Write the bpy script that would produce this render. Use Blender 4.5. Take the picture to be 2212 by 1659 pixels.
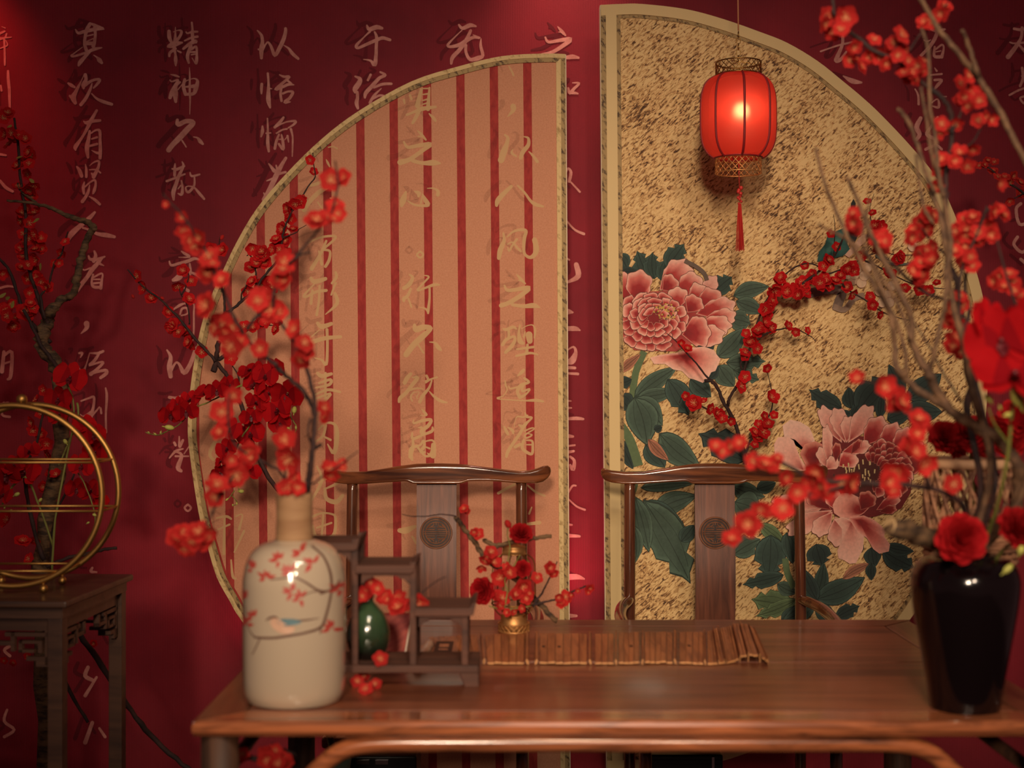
import bpy, bmesh, math, random
from mathutils import Vector, Matrix, Quaternion
R = random.Random(7)
S = bpy.context.scene
C = S.collection
for o in list(bpy.data.objects): bpy.data.objects.remove(o)

# ---------------------------------------------------------------- camera, light, exposure
F, CX, CY, H = 3000.0, 1106.0, 829.5, 1.31        # focal length in pixels of the 2212x1659 frame, eye height
def P(x, y, d):                                   # where a sight line through (x, y) meets depth d
    return Vector(((x-CX)/F*d, d, H-(y-CY)/F*d))
cd = bpy.data.cameras.new('camera'); cam = bpy.data.objects.new('camera', cd); C.objects.link(cam)
cam.location = (0, 0, H); cam.rotation_euler = (math.pi/2, 0, 0)
cd.sensor_width = 36; cd.lens = F/2212*36; cd.clip_start = .05
cd.dof.use_dof = True; cd.dof.focus_distance = 3.68; cd.dof.aperture_fstop = 2.8
S.camera = cam
S.view_settings.view_transform = 'Standard'; S.view_settings.look = 'None'
S.view_settings.gamma = 1; S.view_settings.use_curve_mapping = False
S.view_settings.exposure = 0.0
S.cycles.sample_clamp_indirect = 3
w = bpy.data.worlds.new('world'); S.world = w; w.use_nodes = True
w.node_tree.nodes['Background'].inputs[0].default_value = (.30, .14, .13, 1)
w.node_tree.nodes['Background'].inputs[1].default_value = .22
def lamp(name, kind, loc, energy, col, target=None, **k):
    l = bpy.data.lights.new(name, kind); o = bpy.data.objects.new(name, l); C.objects.link(o)
    o.location = loc; l.energy = energy; l.color = col
    if target is not None:
        o.rotation_euler = (Vector(target)-Vector(loc)).to_track_quat('-Z', 'Y').to_euler()
    for a, v in k.items(): setattr(l, a, v)
    return o
WARM = (1, .76, .50)
lamp('key_spot', 'SPOT', (-.35, -3.5, 2.55), 850, (1, .78, .57), (.20, 3.6, 1.18), spot_size=math.radians(26), spot_blend=.9, shadow_soft_size=.26)
lamp('second_spot', 'SPOT', (.95, -3.3, 2.9), 300, (1, .76, .55), (.30, 3.6, 1.1), spot_size=math.radians(23), spot_blend=.95, shadow_soft_size=.2)
lamp('low_spot', 'SPOT', (.20, .1, 2.6), 70, WARM, (.10, 2.7, .8), spot_size=math.radians(58), spot_blend=1, shadow_soft_size=.16)
lamp('edge_tube', 'AREA', (.30, .55, 2.75), 14, (1, .86, .70), (.2, 2.3, .8), shape='RECTANGLE', size=.75, size_y=.08)
lamp('wall_washer', 'SPOT', (.16, 3.97, 2.92), 30, (1, .50, .38), (.17, 4.1, 1.7), spot_size=math.radians(64), spot_blend=1, shadow_soft_size=.05)
lamp('red_corner_lamp', 'SPOT', (-1.66, 3.86, 2.75), 16, (1, .10, .07), (-1.62, 4.08, 1.9), spot_size=math.radians(70), spot_blend=1, shadow_soft_size=.05)
lamp('tree_spot', 'SPOT', (-.3, .6, 2.75), 42, (1, .74, .54), (-1.28, 3.5, 1.35), spot_size=math.radians(27), spot_blend=1, shadow_soft_size=.08)
lamp('gap_lamp', 'SPOT', (.02, 3.95, .62), 5, (1, .12, .24), (.20, 4.1, 1.0), spot_size=math.radians(110), spot_blend=1, shadow_soft_size=.05)
lamp('rear_lamp', 'SPOT', (-.62, 3.95, .50), 2.2, (1, .10, .26), (-.85, 4.1, .85), spot_size=math.radians(110), spot_blend=1, shadow_soft_size=.05)

# ---------------------------------------------------------------- helpers
def srgb(r, g, b):
    f = lambda c: (c/255/12.92) if c/255 <= .04045 else ((c/255+.055)/1.055)**2.4
    return (f(r), f(g), f(b), 1)
def mat(name, col, rough=.6, metal=0, coat=0, spec=.5, bump=None, noise=None, trans=0, rnd=0, emit=None):
    """plain or noise-varied principled material; noise=(scale vector, second colour, lo, hi), bump=(scale, strength)"""
    m = bpy.data.materials.new(name); m.use_nodes = True
    nt = m.node_tree; b = nt.nodes['Principled BSDF']
    b.inputs['Base Color'].default_value = col; b.inputs['Roughness'].default_value = rough
    b.inputs['Metallic'].default_value = metal; b.inputs['Coat Weight'].default_value = coat
    b.inputs['Coat Roughness'].default_value = .12; b.inputs['Specular IOR Level'].default_value = spec
    tc = nt.nodes.new('ShaderNodeTexCoord')
    src = None
    if noise:
        mp = nt.nodes.new('ShaderNodeMapping'); mp.inputs['Scale'].default_value = noise[0]
        if len(noise) > 4:
            m0 = nt.nodes.new('ShaderNodeMapping'); m0.inputs['Rotation'].default_value = noise[4]
            nt.links.new(tc.outputs['Object'], m0.inputs[0]); nt.links.new(m0.outputs[0], mp.inputs[0])
        else: nt.links.new(tc.outputs['Object'], mp.inputs[0])
        n = nt.nodes.new('ShaderNodeTexNoise'); n.inputs['Scale'].default_value = 1; n.inputs['Detail'].default_value = 5
        n.inputs['Roughness'].default_value = .62
        nt.links.new(mp.outputs[0], n.inputs['Vector'])
        r = nt.nodes.new('ShaderNodeValToRGB')
        r.color_ramp.elements[0].position = noise[2]; r.color_ramp.elements[1].position = noise[3]
        r.color_ramp.elements[0].color = noise[1]; r.color_ramp.elements[1].color = col
        nt.links.new(n.outputs['Fac'], r.inputs[0]); nt.links.new(r.outputs[0], b.inputs['Base Color'])
        src = r.outputs[0]
    if rnd:
        oi = nt.nodes.new('ShaderNodeObjectInfo'); hs = nt.nodes.new('ShaderNodeHueSaturation')
        mr = nt.nodes.new('ShaderNodeMapRange'); mr.inputs[3].default_value = 1-rnd; mr.inputs[4].default_value = 1+rnd
        nt.links.new(oi.outputs['Random'], mr.inputs[0]); nt.links.new(mr.outputs[0], hs.inputs['Value'])
        if src: nt.links.new(src, hs.inputs['Color'])
        else: hs.inputs['Color'].default_value = col
        nt.links.new(hs.outputs[0], b.inputs['Base Color']); src = hs.outputs[0]
    if bump:
        n2 = nt.nodes.new('ShaderNodeTexNoise'); n2.inputs['Scale'].default_value = bump[0]; n2.inputs['Detail'].default_value = 3
        nt.links.new(tc.outputs['Object'], n2.inputs['Vector'])
        bp = nt.nodes.new('ShaderNodeBump'); bp.inputs['Strength'].default_value = bump[1]; bp.inputs['Distance'].default_value = .002
        nt.links.new(n2.outputs['Fac'], bp.inputs['Height']); nt.links.new(bp.outputs[0], b.inputs['Normal'])
    if trans:
        t = nt.nodes.new('ShaderNodeBsdfTranslucent'); mx = nt.nodes.new('ShaderNodeMixShader'); mx.inputs[0].default_value = trans
        if src: nt.links.new(src, t.inputs[0])
        else: t.inputs[0].default_value = col
        out = nt.nodes['Material Output']
        nt.links.new(b.outputs[0], mx.inputs[1]); nt.links.new(t.outputs[0], mx.inputs[2]); nt.links.new(mx.outputs[0], out.inputs[0])
    if emit:
        b.inputs['Emission Color'].default_value = emit[0]; b.inputs['Emission Strength'].default_value = emit[1]
    return m
def wood(name, light, dark, scale=(2, 40, 40), rough=.35, coat=.5, bump=.15, grain='x'):
    m = bpy.data.materials.new(name); m.use_nodes = True; nt = m.node_tree; b = nt.nodes['Principled BSDF']
    tc = nt.nodes.new('ShaderNodeTexCoord'); mp = nt.nodes.new('ShaderNodeMapping'); mp.inputs['Scale'].default_value = scale
    oi = nt.nodes.new('ShaderNodeObjectInfo'); nt.links.new(oi.outputs['Random'], mp.inputs['Location'])
    nt.links.new(tc.outputs['Object'], mp.inputs[0])
    n = nt.nodes.new('ShaderNodeTexNoise'); n.inputs['Scale'].default_value = 1; n.inputs['Detail'].default_value = 6
    n.inputs['Roughness'].default_value = .6; n.inputs['Distortion'].default_value = .8
    nt.links.new(mp.outputs[0], n.inputs['Vector'])
    r = nt.nodes.new('ShaderNodeValToRGB'); r.color_ramp.elements[0].position = .34; r.color_ramp.elements[1].position = .62
    r.color_ramp.elements[0].color = dark; r.color_ramp.elements[1].color = light
    nt.links.new(n.outputs['Fac'], r.inputs[0]); nt.links.new(r.outputs[0], b.inputs['Base Color'])
    bp = nt.nodes.new('ShaderNodeBump'); bp.inputs['Strength'].default_value = bump; bp.inputs['Distance'].default_value = .001
    nt.links.new(n.outputs['Fac'], bp.inputs['Height']); nt.links.new(bp.outputs[0], b.inputs['Normal'])
    b.inputs['Roughness'].default_value = rough; b.inputs['Coat Weight'].default_value = coat; b.inputs['Coat Roughness'].default_value = .1
    return m
WL = {}                                            # world position of every Empty and part, for parenting
def thing(name, label, cat, loc=(0, 0, 0), group=None, kind=None):
    o = bpy.data.objects.new(name, None); C.objects.link(o); o.location = loc; o.empty_display_size = .02
    o['label'] = label; o['category'] = cat
    if group: o['group'] = group
    if kind: o['kind'] = kind
    WL[o.name] = Vector(loc)
    return o
def tag(o, label, cat, group=None):
    o['label'] = label; o['category'] = cat
    if group: o['group'] = group
    return o
def obj(name, vf, mats, parent=None, smooth=False, label=None, kind=None, at=None, bevel=0, cols=None):
    """one mesh object from (verts, faces[, material indices]) in world coordinates"""
    v, f = vf[0], vf[1]
    base = WL[parent.name] if parent else Vector(at) if at is not None else Vector((0, 0, 0))
    me = bpy.data.meshes.new(name)
    me.from_pydata([tuple(Vector(p)-base) for p in v], [], f)
    for m in (mats if isinstance(mats, (list, tuple)) else [mats]): me.materials.append(m)
    if len(vf) > 2 and vf[2]: me.polygons.foreach_set('material_index', vf[2])
    if cols:
        ca = me.color_attributes.new('Col', 'FLOAT_COLOR', 'POINT')
        for i, c in enumerate(cols): ca.data[i].color = c
    if smooth: me.polygons.foreach_set('use_smooth', [True]*len(f))
    me.update()
    o = bpy.data.objects.new(name, me); C.objects.link(o)
    if parent: o.parent = parent
    elif at is not None: o.location = at
    WL[o.name] = base.copy()
    if label: o['label'] = label
    if kind: o['kind'] = kind
    if bevel:
        b = o.modifiers.new('b', 'BEVEL'); b.width = bevel; b.segments = 2; b.limit_method = 'ANGLE'; b.angle_limit = math.radians(50)
    return o
def join(*parts):
    V, Fc, M = [], [], []
    for p in parts:
        n = len(V); V += list(p[0]); Fc += [tuple(i+n for i in f) for f in p[1]]
        M += list(p[2]) if len(p) > 2 and p[2] else [0]*len(p[1])
    return V, Fc, M
def withmat(vf, i): return vf[0], vf[1], [i]*len(vf[1])
def box(x0, x1, y0, y1, z0, z1):
    v = [Vector(p) for p in ((x0,y0,z0),(x1,y0,z0),(x1,y1,z0),(x0,y1,z0),(x0,y0,z1),(x1,y0,z1),(x1,y1,z1),(x0,y1,z1))]
    return v, [(0,3,2,1),(4,5,6,7),(0,1,5,4),(1,2,6,5),(2,3,7,6),(3,0,4,7)]
def xf(vf, M): return ([M @ Vector(p) for p in vf[0]],)+tuple(vf[1:])
def cr(pts, n=4):
    """Catmull-Rom through tuples of any length"""
    pts = [tuple(p) for p in pts]
    if len(pts) < 3 or n < 2: return pts
    out = []
    for i in range(len(pts)-1):
        p0, p1, p2, p3 = pts[max(i-1, 0)], pts[i], pts[i+1], pts[min(i+2, len(pts)-1)]
        for k in range(n):
            t = k/n
            out.append(tuple(.5*(2*b+(c-a)*t+(2*a-5*b+4*c-d)*t*t+(3*b-a-3*c+d)*t**3) for a, b, c, d in zip(p0, p1, p2, p3)))
    return out+[pts[-1]]
def tube(pts, rad, n=6, sub=1, squash=None, closed=False):
    """tube along points; rad a number or a list; squash=(fx, fy) flattens the section in its own frame"""
    if not isinstance(rad, (list, tuple)): rad = [rad]*len(pts)
    q = cr([tuple(p)+(r,) for p, r in zip(pts, rad)], sub) if sub > 1 else [tuple(p)+(r,) for p, r in zip(pts, rad)]
    pp = [Vector(a[:3]) for a in q]; rr = [max(a[3], 1e-5) for a in q]
    L = len(pp); V, Fc = [], []
    T = [((pp[(i+1) % L] if closed else pp[min(i+1, L-1)])-(pp[i-1] if closed else pp[max(i-1, 0)])).normalized() for i in range(L)]
    u = T[0].cross(Vector((0, 0, 1)) if abs(T[0].z) < .9 else Vector((0, 1, 0))).normalized()
    fx, fy = squash or (1, 1)
    for i in range(L):
        u = (u-T[i]*u.dot(T[i])).normalized(); wv = T[i].cross(u)
        for k in range(n):
            a = 2*math.pi*k/n
            V.append(pp[i]+u*(math.cos(a)*rr[i]*fx)+wv*(math.sin(a)*rr[i]*fy))
    for i in range(L if closed else L-1):
        j = (i+1) % L
        for k in range(n): Fc.append((i*n+k, i*n+(k+1) % n, j*n+(k+1) % n, j*n+k))
    if not closed: Fc += [tuple(range(n-1, -1, -1)), tuple((L-1)*n+k for k in range(n))]
    return V, Fc
def lathe(prof, c, n=40, cap=True):
    """profile of (radius, z) turned about the vertical through c"""
    V, Fc = [], []
    for r, z in prof:
        for k in range(n):
            a = 2*math.pi*k/n; V.append(Vector((c[0]+r*math.cos(a), c[1]+r*math.sin(a), c[2]+z)))
    for i in range(len(prof)-1):
        for k in range(n): Fc.append((i*n+k, i*n+(k+1) % n, (i+1)*n+(k+1) % n, (i+1)*n+k))
    if cap: Fc.append(tuple(range(n-1, -1, -1)))
    return V, Fc
def ball(c, r, n=8, m=6, s=(1, 1, 1)):
    V, Fc = [Vector(c)+Vector((0, 0, r*s[2]))], []
    for i in range(1, m):
        for k in range(n):
            t = math.pi*i/m; a = 2*math.pi*k/n
            V.append(Vector(c)+Vector((r*s[0]*math.sin(t)*math.cos(a), r*s[1]*math.sin(t)*math.sin(a), r*s[2]*math.cos(t))))
    V.append(Vector(c)-Vector((0, 0, r*s[2])))
    for k in range(n): Fc.append((0, 1+k, 1+(k+1) % n))
    for i in range(m-2):
        for k in range(n): Fc.append((1+i*n+k, 1+(i+1)*n+k, 1+(i+1)*n+(k+1) % n, 1+i*n+(k+1) % n))
    b = 1+(m-2)*n
    for k in range(n): Fc.append((b+(k+1) % n, b+k, len(V)-1))
    return V, Fc
def prism(pts, d0, d1):
    """outline of (x, z) extruded in depth"""
    n = len(pts)
    V = [Vector((x, d0, z)) for x, z in pts]+[Vector((x, d1, z)) for x, z in pts]
    return V, [tuple(range(n)), tuple(range(2*n-1, n-1, -1))]+[((i+1) % n, i, n+i, n+(i+1) % n) for i in range(n)]
def nums(s): return [tuple(float(a) for a in p.split(',')) for p in s.split()]
def crop(ox, oy, s): return lambda x, y: (ox+x/s, oy+y/s)

# ---------------------------------------------------------------- materials
M = {}
def wallpaper():
    m = mat('wallpaper', srgb(154, 27, 44), rough=.75, noise=((3, 3, 3), srgb(128, 20, 37), .3, .7))
    nt = m.node_tree; b = nt.nodes['Principled BSDF']
    tc = nt.nodes.new('ShaderNodeTexCoord'); wv = nt.nodes.new('ShaderNodeTexWave'); wv.bands_direction = 'X'
    wv.inputs['Scale'].default_value = 62; wv.inputs['Distortion'].default_value = .3; wv.inputs['Detail'].default_value = 2
    n = nt.nodes.new('ShaderNodeTexNoise'); n.inputs['Scale'].default_value = 260
    ad = nt.nodes.new('ShaderNodeMath'); ad.operation = 'ADD'
    nt.links.new(tc.outputs['Object'], wv.inputs['Vector']); nt.links.new(tc.outputs['Object'], n.inputs['Vector'])
    nt.links.new(wv.outputs['Fac'], ad.inputs[0]); nt.links.new(n.outputs['Fac'], ad.inputs[1])
    bp = nt.nodes.new('ShaderNodeBump'); bp.inputs['Strength'].default_value = .35; bp.inputs['Distance'].default_value = .0015
    nt.links.new(ad.outputs[0], bp.inputs['Height']); nt.links.new(bp.outputs[0], b.inputs['Normal'])
    return m
M['wall'] = wallpaper()
M['wall_ink'] = mat('wall_ink', srgb(236, 166, 152), .8, noise=((30, 30, 30), srgb(204, 130, 118), .35, .65))
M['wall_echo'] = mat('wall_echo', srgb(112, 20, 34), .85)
def veil(name, col, a):
    m = mat(name, col, .8); nt = m.node_tree; t = nt.nodes.new('ShaderNodeBsdfTransparent'); mx = nt.nodes.new('ShaderNodeMixShader')
    mx.inputs[0].default_value = a
    nt.links.new(t.outputs[0], mx.inputs[1]); nt.links.new(nt.nodes['Principled BSDF'].outputs[0], mx.inputs[2])
    nt.links.new(mx.outputs[0], nt.nodes['Material Output'].inputs[0]); return m
M['panel_ink'] = veil('panel_ink', srgb(236, 194, 140), .72)
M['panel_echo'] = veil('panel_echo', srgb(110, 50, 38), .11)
M['pink'] = mat('pink_print', srgb(216, 152, 118), .8, noise=((240, 240, 240), srgb(204, 138, 104), .35, .65), bump=(500, .15))
M['stripe'] = mat('red_stripe', srgb(178, 56, 50), .8, noise=((70, 70, 30), srgb(152, 40, 38), .35, .6), bump=(500, .2))
M['mottle_light'] = mat('mottled_cream', srgb(228, 196, 138), .7, noise=((90, 90, 50), srgb(168, 130, 78), .30, .48, (0, .6, 0)))
M['mottle_dark'] = mat('mottled_brown', srgb(176, 146, 96), .7, noise=((110, 110, 60), srgb(86, 62, 38), .36, .5, (0, .6, 0)))
M['cream'] = mat('cream_card', srgb(228, 198, 140), .65, bump=(300, .05))
M['card_edge'] = mat('card_edge', srgb(236, 214, 180), .7)
def goldleaf():
    m = mat('gold_leaf_print', srgb(226, 184, 122), .75)
    nt = m.node_tree; b = nt.nodes['Principled BSDF']; tc = nt.nodes.new('ShaderNodeTexCoord')
    mp = nt.nodes.new('ShaderNodeMapping'); mp.inputs['Scale'].default_value = (58, 60, 170)
    m0 = nt.nodes.new('ShaderNodeMapping'); m0.inputs['Rotation'].default_value = (0, math.radians(42), 0)
    nt.links.new(tc.outputs['Object'], m0.inputs[0]); nt.links.new(m0.outputs[0], mp.inputs[0])
    n1 = nt.nodes.new('ShaderNodeTexNoise'); n1.inputs['Scale'].default_value = 1; n1.inputs['Detail'].default_value = 4; n1.inputs['Roughness'].default_value = .6; n1.inputs['Distortion'].default_value = .9
    nt.links.new(mp.outputs[0], n1.inputs['Vector'])
    n2 = nt.nodes.new('ShaderNodeTexNoise'); n2.inputs['Scale'].default_value = 8; n2.inputs['Detail'].default_value = 3
    nt.links.new(tc.outputs['Object'], n2.inputs['Vector'])
    ad = nt.nodes.new('ShaderNodeMath'); ad.operation = 'MULTIPLY_ADD'; ad.inputs[1].default_value = .35
    nt.links.new(n2.outputs['Fac'], ad.inputs[0]); nt.links.new(n1.outputs['Fac'], ad.inputs[2])
    r = nt.nodes.new('ShaderNodeValToRGB'); e = r.color_ramp.elements
    e[0].position = .515; e[0].color = srgb(78, 50, 27); e[1].position = .74; e[1].color = srgb(236, 200, 140)
    k = e.new(.575); k.color = srgb(142, 98, 56); k = e.new(.632); k.color = srgb(206, 160, 102)
    nt.links.new(ad.outputs[0], r.inputs[0]); nt.links.new(r.outputs[0], b.inputs['Base Color'])
    return m
M['gold_print'] = goldleaf()
def colprint():
    m = mat('painting_ink', (1, 1, 1, 1), .8); nt = m.node_tree
    a = nt.nodes.new('ShaderNodeVertexColor'); a.layer_name = 'Col'
    n = nt.nodes.new('ShaderNodeTexNoise'); n.inputs['Scale'].default_value = 120; n.inputs['Detail'].default_value = 3
    tc = nt.nodes.new('ShaderNodeTexCoord'); nt.links.new(tc.outputs['Object'], n.inputs['Vector'])
    mr = nt.nodes.new('ShaderNodeMapRange'); mr.inputs[3].default_value = .78; mr.inputs[4].default_value = 1.22; nt.links.new(n.outputs['Fac'], mr.inputs[0])
    hs = nt.nodes.new('ShaderNodeHueSaturation'); nt.links.new(a.outputs[0], hs.inputs['Color']); nt.links.new(mr.outputs[0], hs.inputs['Value'])
    nt.links.new(hs.outputs[0], nt.nodes['Principled BSDF'].inputs['Base Color']); return m
M['paint'] = colprint()
M['table'] = wood('table_wood', srgb(142, 80, 52), srgb(80, 40, 27), (1.6, 24, 24), .34, .16, .10)
M['table_end'] = wood('table_wood_end', srgb(128, 74, 48), srgb(78, 40, 27), (24, 1.6, 24), .32, .3, .12)
M['table_edge'] = wood('table_edge_wood', srgb(182, 106, 66), srgb(70, 34, 20), (4.5, 40, 60), .24, .6, .08)
M['leg_wood'] = wood('table_leg_wood', srgb(88, 56, 38), srgb(44, 26, 18), (40, 40, 3), .6, 0)
M['rail_wood'] = wood('chair_rail_wood', srgb(134, 76, 42), srgb(66, 32, 18), (3, 34, 34), .20, .55, .06)
M['post_wood'] = wood('chair_post_wood', srgb(112, 62, 38), srgb(62, 32, 20), (46, 46, 2.5), .2, .7, .06)
M['splat_wood'] = wood('chair_splat_wood', srgb(128, 74, 52), srgb(72, 38, 27), (46, 46, 2), .45, .05, .35)
M['medallion_dark'] = wood('medallion_ground', srgb(44, 24, 18), srgb(30, 16, 12), (30, 30, 30), .4, .3)
M['medallion'] = wood('medallion_wood', srgb(142, 94, 68), srgb(108, 66, 46), (30, 30, 30), .25, .6)
M['stand_wood'] = wood('stand_wood', srgb(94, 56, 41), srgb(54, 31, 24), (3, 24, 24), .7, 0)
M['dark_wood'] = wood('dark_wood', srgb(84, 56, 42), srgb(54, 34, 28), (3, 24, 24), .45, .2)
M['floor'] = wood('floor_wood', srgb(70, 36, 28), srgb(46, 24, 20), (2, 14, 14), .4, .2)
M['bamboo'] = wood('bamboo', srgb(188, 114, 67), srgb(134, 74, 42), (50, 5, 50), .5, .15)
M['bamboo_end'] = mat('bamboo_end', srgb(204, 146, 92), .6)
M['label_ink'] = mat('dark_print', srgb(66, 36, 24), .7)
M['brass'] = mat('brushed_brass', srgb(214, 160, 100), .5, metal=.85)
M['gold_tube'] = mat('satin_gold_tube', srgb(186, 142, 80), .46, metal=1)
M['dark_brass'] = mat('antique_brass', srgb(150, 112, 62), .4, metal=1)
M['cord'] = mat('tan_cord', srgb(186, 122, 84), .7)
def glaze(name, a, b, rough, coat, z0, z1):
    m = mat(name, a, rough, coat=coat); nt = m.node_tree; tc = nt.nodes.new('ShaderNodeTexCoord'); sp = nt.nodes.new('ShaderNodeSeparateXYZ')
    n = nt.nodes.new('ShaderNodeTexNoise'); n.inputs['Scale'].default_value = 60; n.inputs['Detail'].default_value = 4
    nt.links.new(tc.outputs['Object'], sp.inputs[0]); nt.links.new(tc.outputs['Object'], n.inputs['Vector'])
    ad = nt.nodes.new('ShaderNodeMath'); ad.operation = 'MULTIPLY_ADD'; ad.inputs[1].default_value = .02
    nt.links.new(n.outputs['Fac'], ad.inputs[0]); nt.links.new(sp.outputs['Z'], ad.inputs[2])
    mr = nt.nodes.new('ShaderNodeMapRange'); mr.inputs[1].default_value = z0; mr.inputs[2].default_value = z1
    r = nt.nodes.new('ShaderNodeValToRGB'); r.color_ramp.elements[0].color = b; r.color_ramp.elements[1].color = a
    nt.links.new(ad.outputs[0], mr.inputs[0]); nt.links.new(mr.outputs[0], r.inputs[0]); nt.links.new(r.outputs[0], nt.nodes['Principled BSDF'].inputs['Base Color'])
    return m
M['white_glaze'] = glaze('white_glaze', srgb(190, 171, 148), srgb(182, 164, 142), .12, 1, 0, .3)
M['bare_clay'] = mat('bare_clay', srgb(164, 126, 90), .75, noise=((8, 8, 60), srgb(148, 108, 74), .35, .6))
M['green_glaze'] = glaze('green_glaze', srgb(56, 80, 54), srgb(18, 15, 13), .16, .8, .02, .085)
M['black_glaze'] = mat('black_glaze', srgb(14, 8, 10), .12, coat=.2)
M['brown_paint'] = mat('brown_brushwork', srgb(96, 62, 50), .5)
M['red_paint'] = mat('red_brushwork', srgb(178, 66, 58), .5)
M['blue_paint'] = mat('blue_brushwork', srgb(92, 124, 132), .5)
M['pale_paint'] = mat('pale_brushwork', srgb(206, 164, 138), .5)
M['twig'] = mat('plum_twig', srgb(62, 34, 30), .8, noise=((40, 40, 40), srgb(38, 22, 22), .4, .6))
M['bark'] = mat('grey_bark', srgb(112, 84, 56), .85, noise=((30, 30, 90), srgb(54, 38, 26), .38, .6), bump=(140, .6))
M['pale_twig'] = mat('pale_twig', srgb(118, 86, 60), .85, noise=((50, 50, 50), srgb(80, 56, 40), .4, .6))
M['cut_wood'] = mat('cut_wood', srgb(206, 172, 124), .8)
M['petal'] = mat('plum_petal', srgb(194, 46, 43), .8, spec=.12, trans=.30, rnd=.15)
M['petal_dark'] = mat('deep_plum_petal', srgb(198, 28, 32), .8, spec=.15, trans=.30, rnd=.16)
M['heart'] = mat('blossom_heart', srgb(206, 92, 82), .8)
M['stamen'] = mat('stamen', srgb(206, 140, 92), .6)
M['orchid'] = mat('orchid_petal', srgb(186, 16, 24), .8, spec=.12, trans=.30, rnd=.14, noise=((40, 40, 40), srgb(164, 10, 20), .35, .6))
M['orchid_deep'] = mat('orchid_throat', srgb(140, 8, 20), .8, spec=.1, trans=.2, rnd=.14)
M['orchid_lip'] = mat('orchid_lip', srgb(90, 8, 20), .55)
M['bud'] = mat('green_bud', srgb(176, 174, 84), .6, rnd=.12)
M['leaf'] = mat('fresh_leaf', srgb(150, 140, 66), .6, trans=.2, rnd=.12)
M['stem'] = mat('green_stem', srgb(122, 122, 56), .6)
M['piping'] = mat('red_piping', srgb(128, 16, 24), .6)
M['tassel'] = mat('silk_tassel', srgb(190, 44, 38), .5)
M['camellia'] = mat('camellia_petal', srgb(170, 24, 30), .8, spec=.12, trans=.25, rnd=.12)
M['rim'] = mat('bamboo_rim', srgb(206, 160, 122), .6)
M['wicker'] = mat('wicker', srgb(180, 128, 94), .7, noise=((20, 20, 60), srgb(110, 70, 50), .4, .6))
M['red_paper'] = mat('marbled_red_paper', srgb(196, 84, 66), .6, noise=((14, 14, 60), srgb(150, 40, 38), .35, .6, (0, .5, 0)))
M['white_bead'] = mat('white_ceramic', srgb(206, 176, 148), .3, coat=.5)
M['black_case'] = mat('black_plastic', srgb(14, 11, 14), .3)
M['chrome'] = mat('chrome', srgb(210, 200, 205), .15, metal=1)
M['red_glass'] = mat('red_glass', srgb(170, 20, 24), .08, coat=1)

# ---------------------------------------------------------------- the room
ZW, ZP = 4.10, 3.84                                # depth of the papered wall, and of the screens' printed faces
wall = obj('wall_back', box(-3.2, 3.2, ZW, ZW+.12, 0, 3.1), M['wall'], kind='structure')
obj('floor', box(-3.2, 3.2, -1.4, ZW+.12, -.1, 0), M['floor'], kind='structure')

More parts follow.
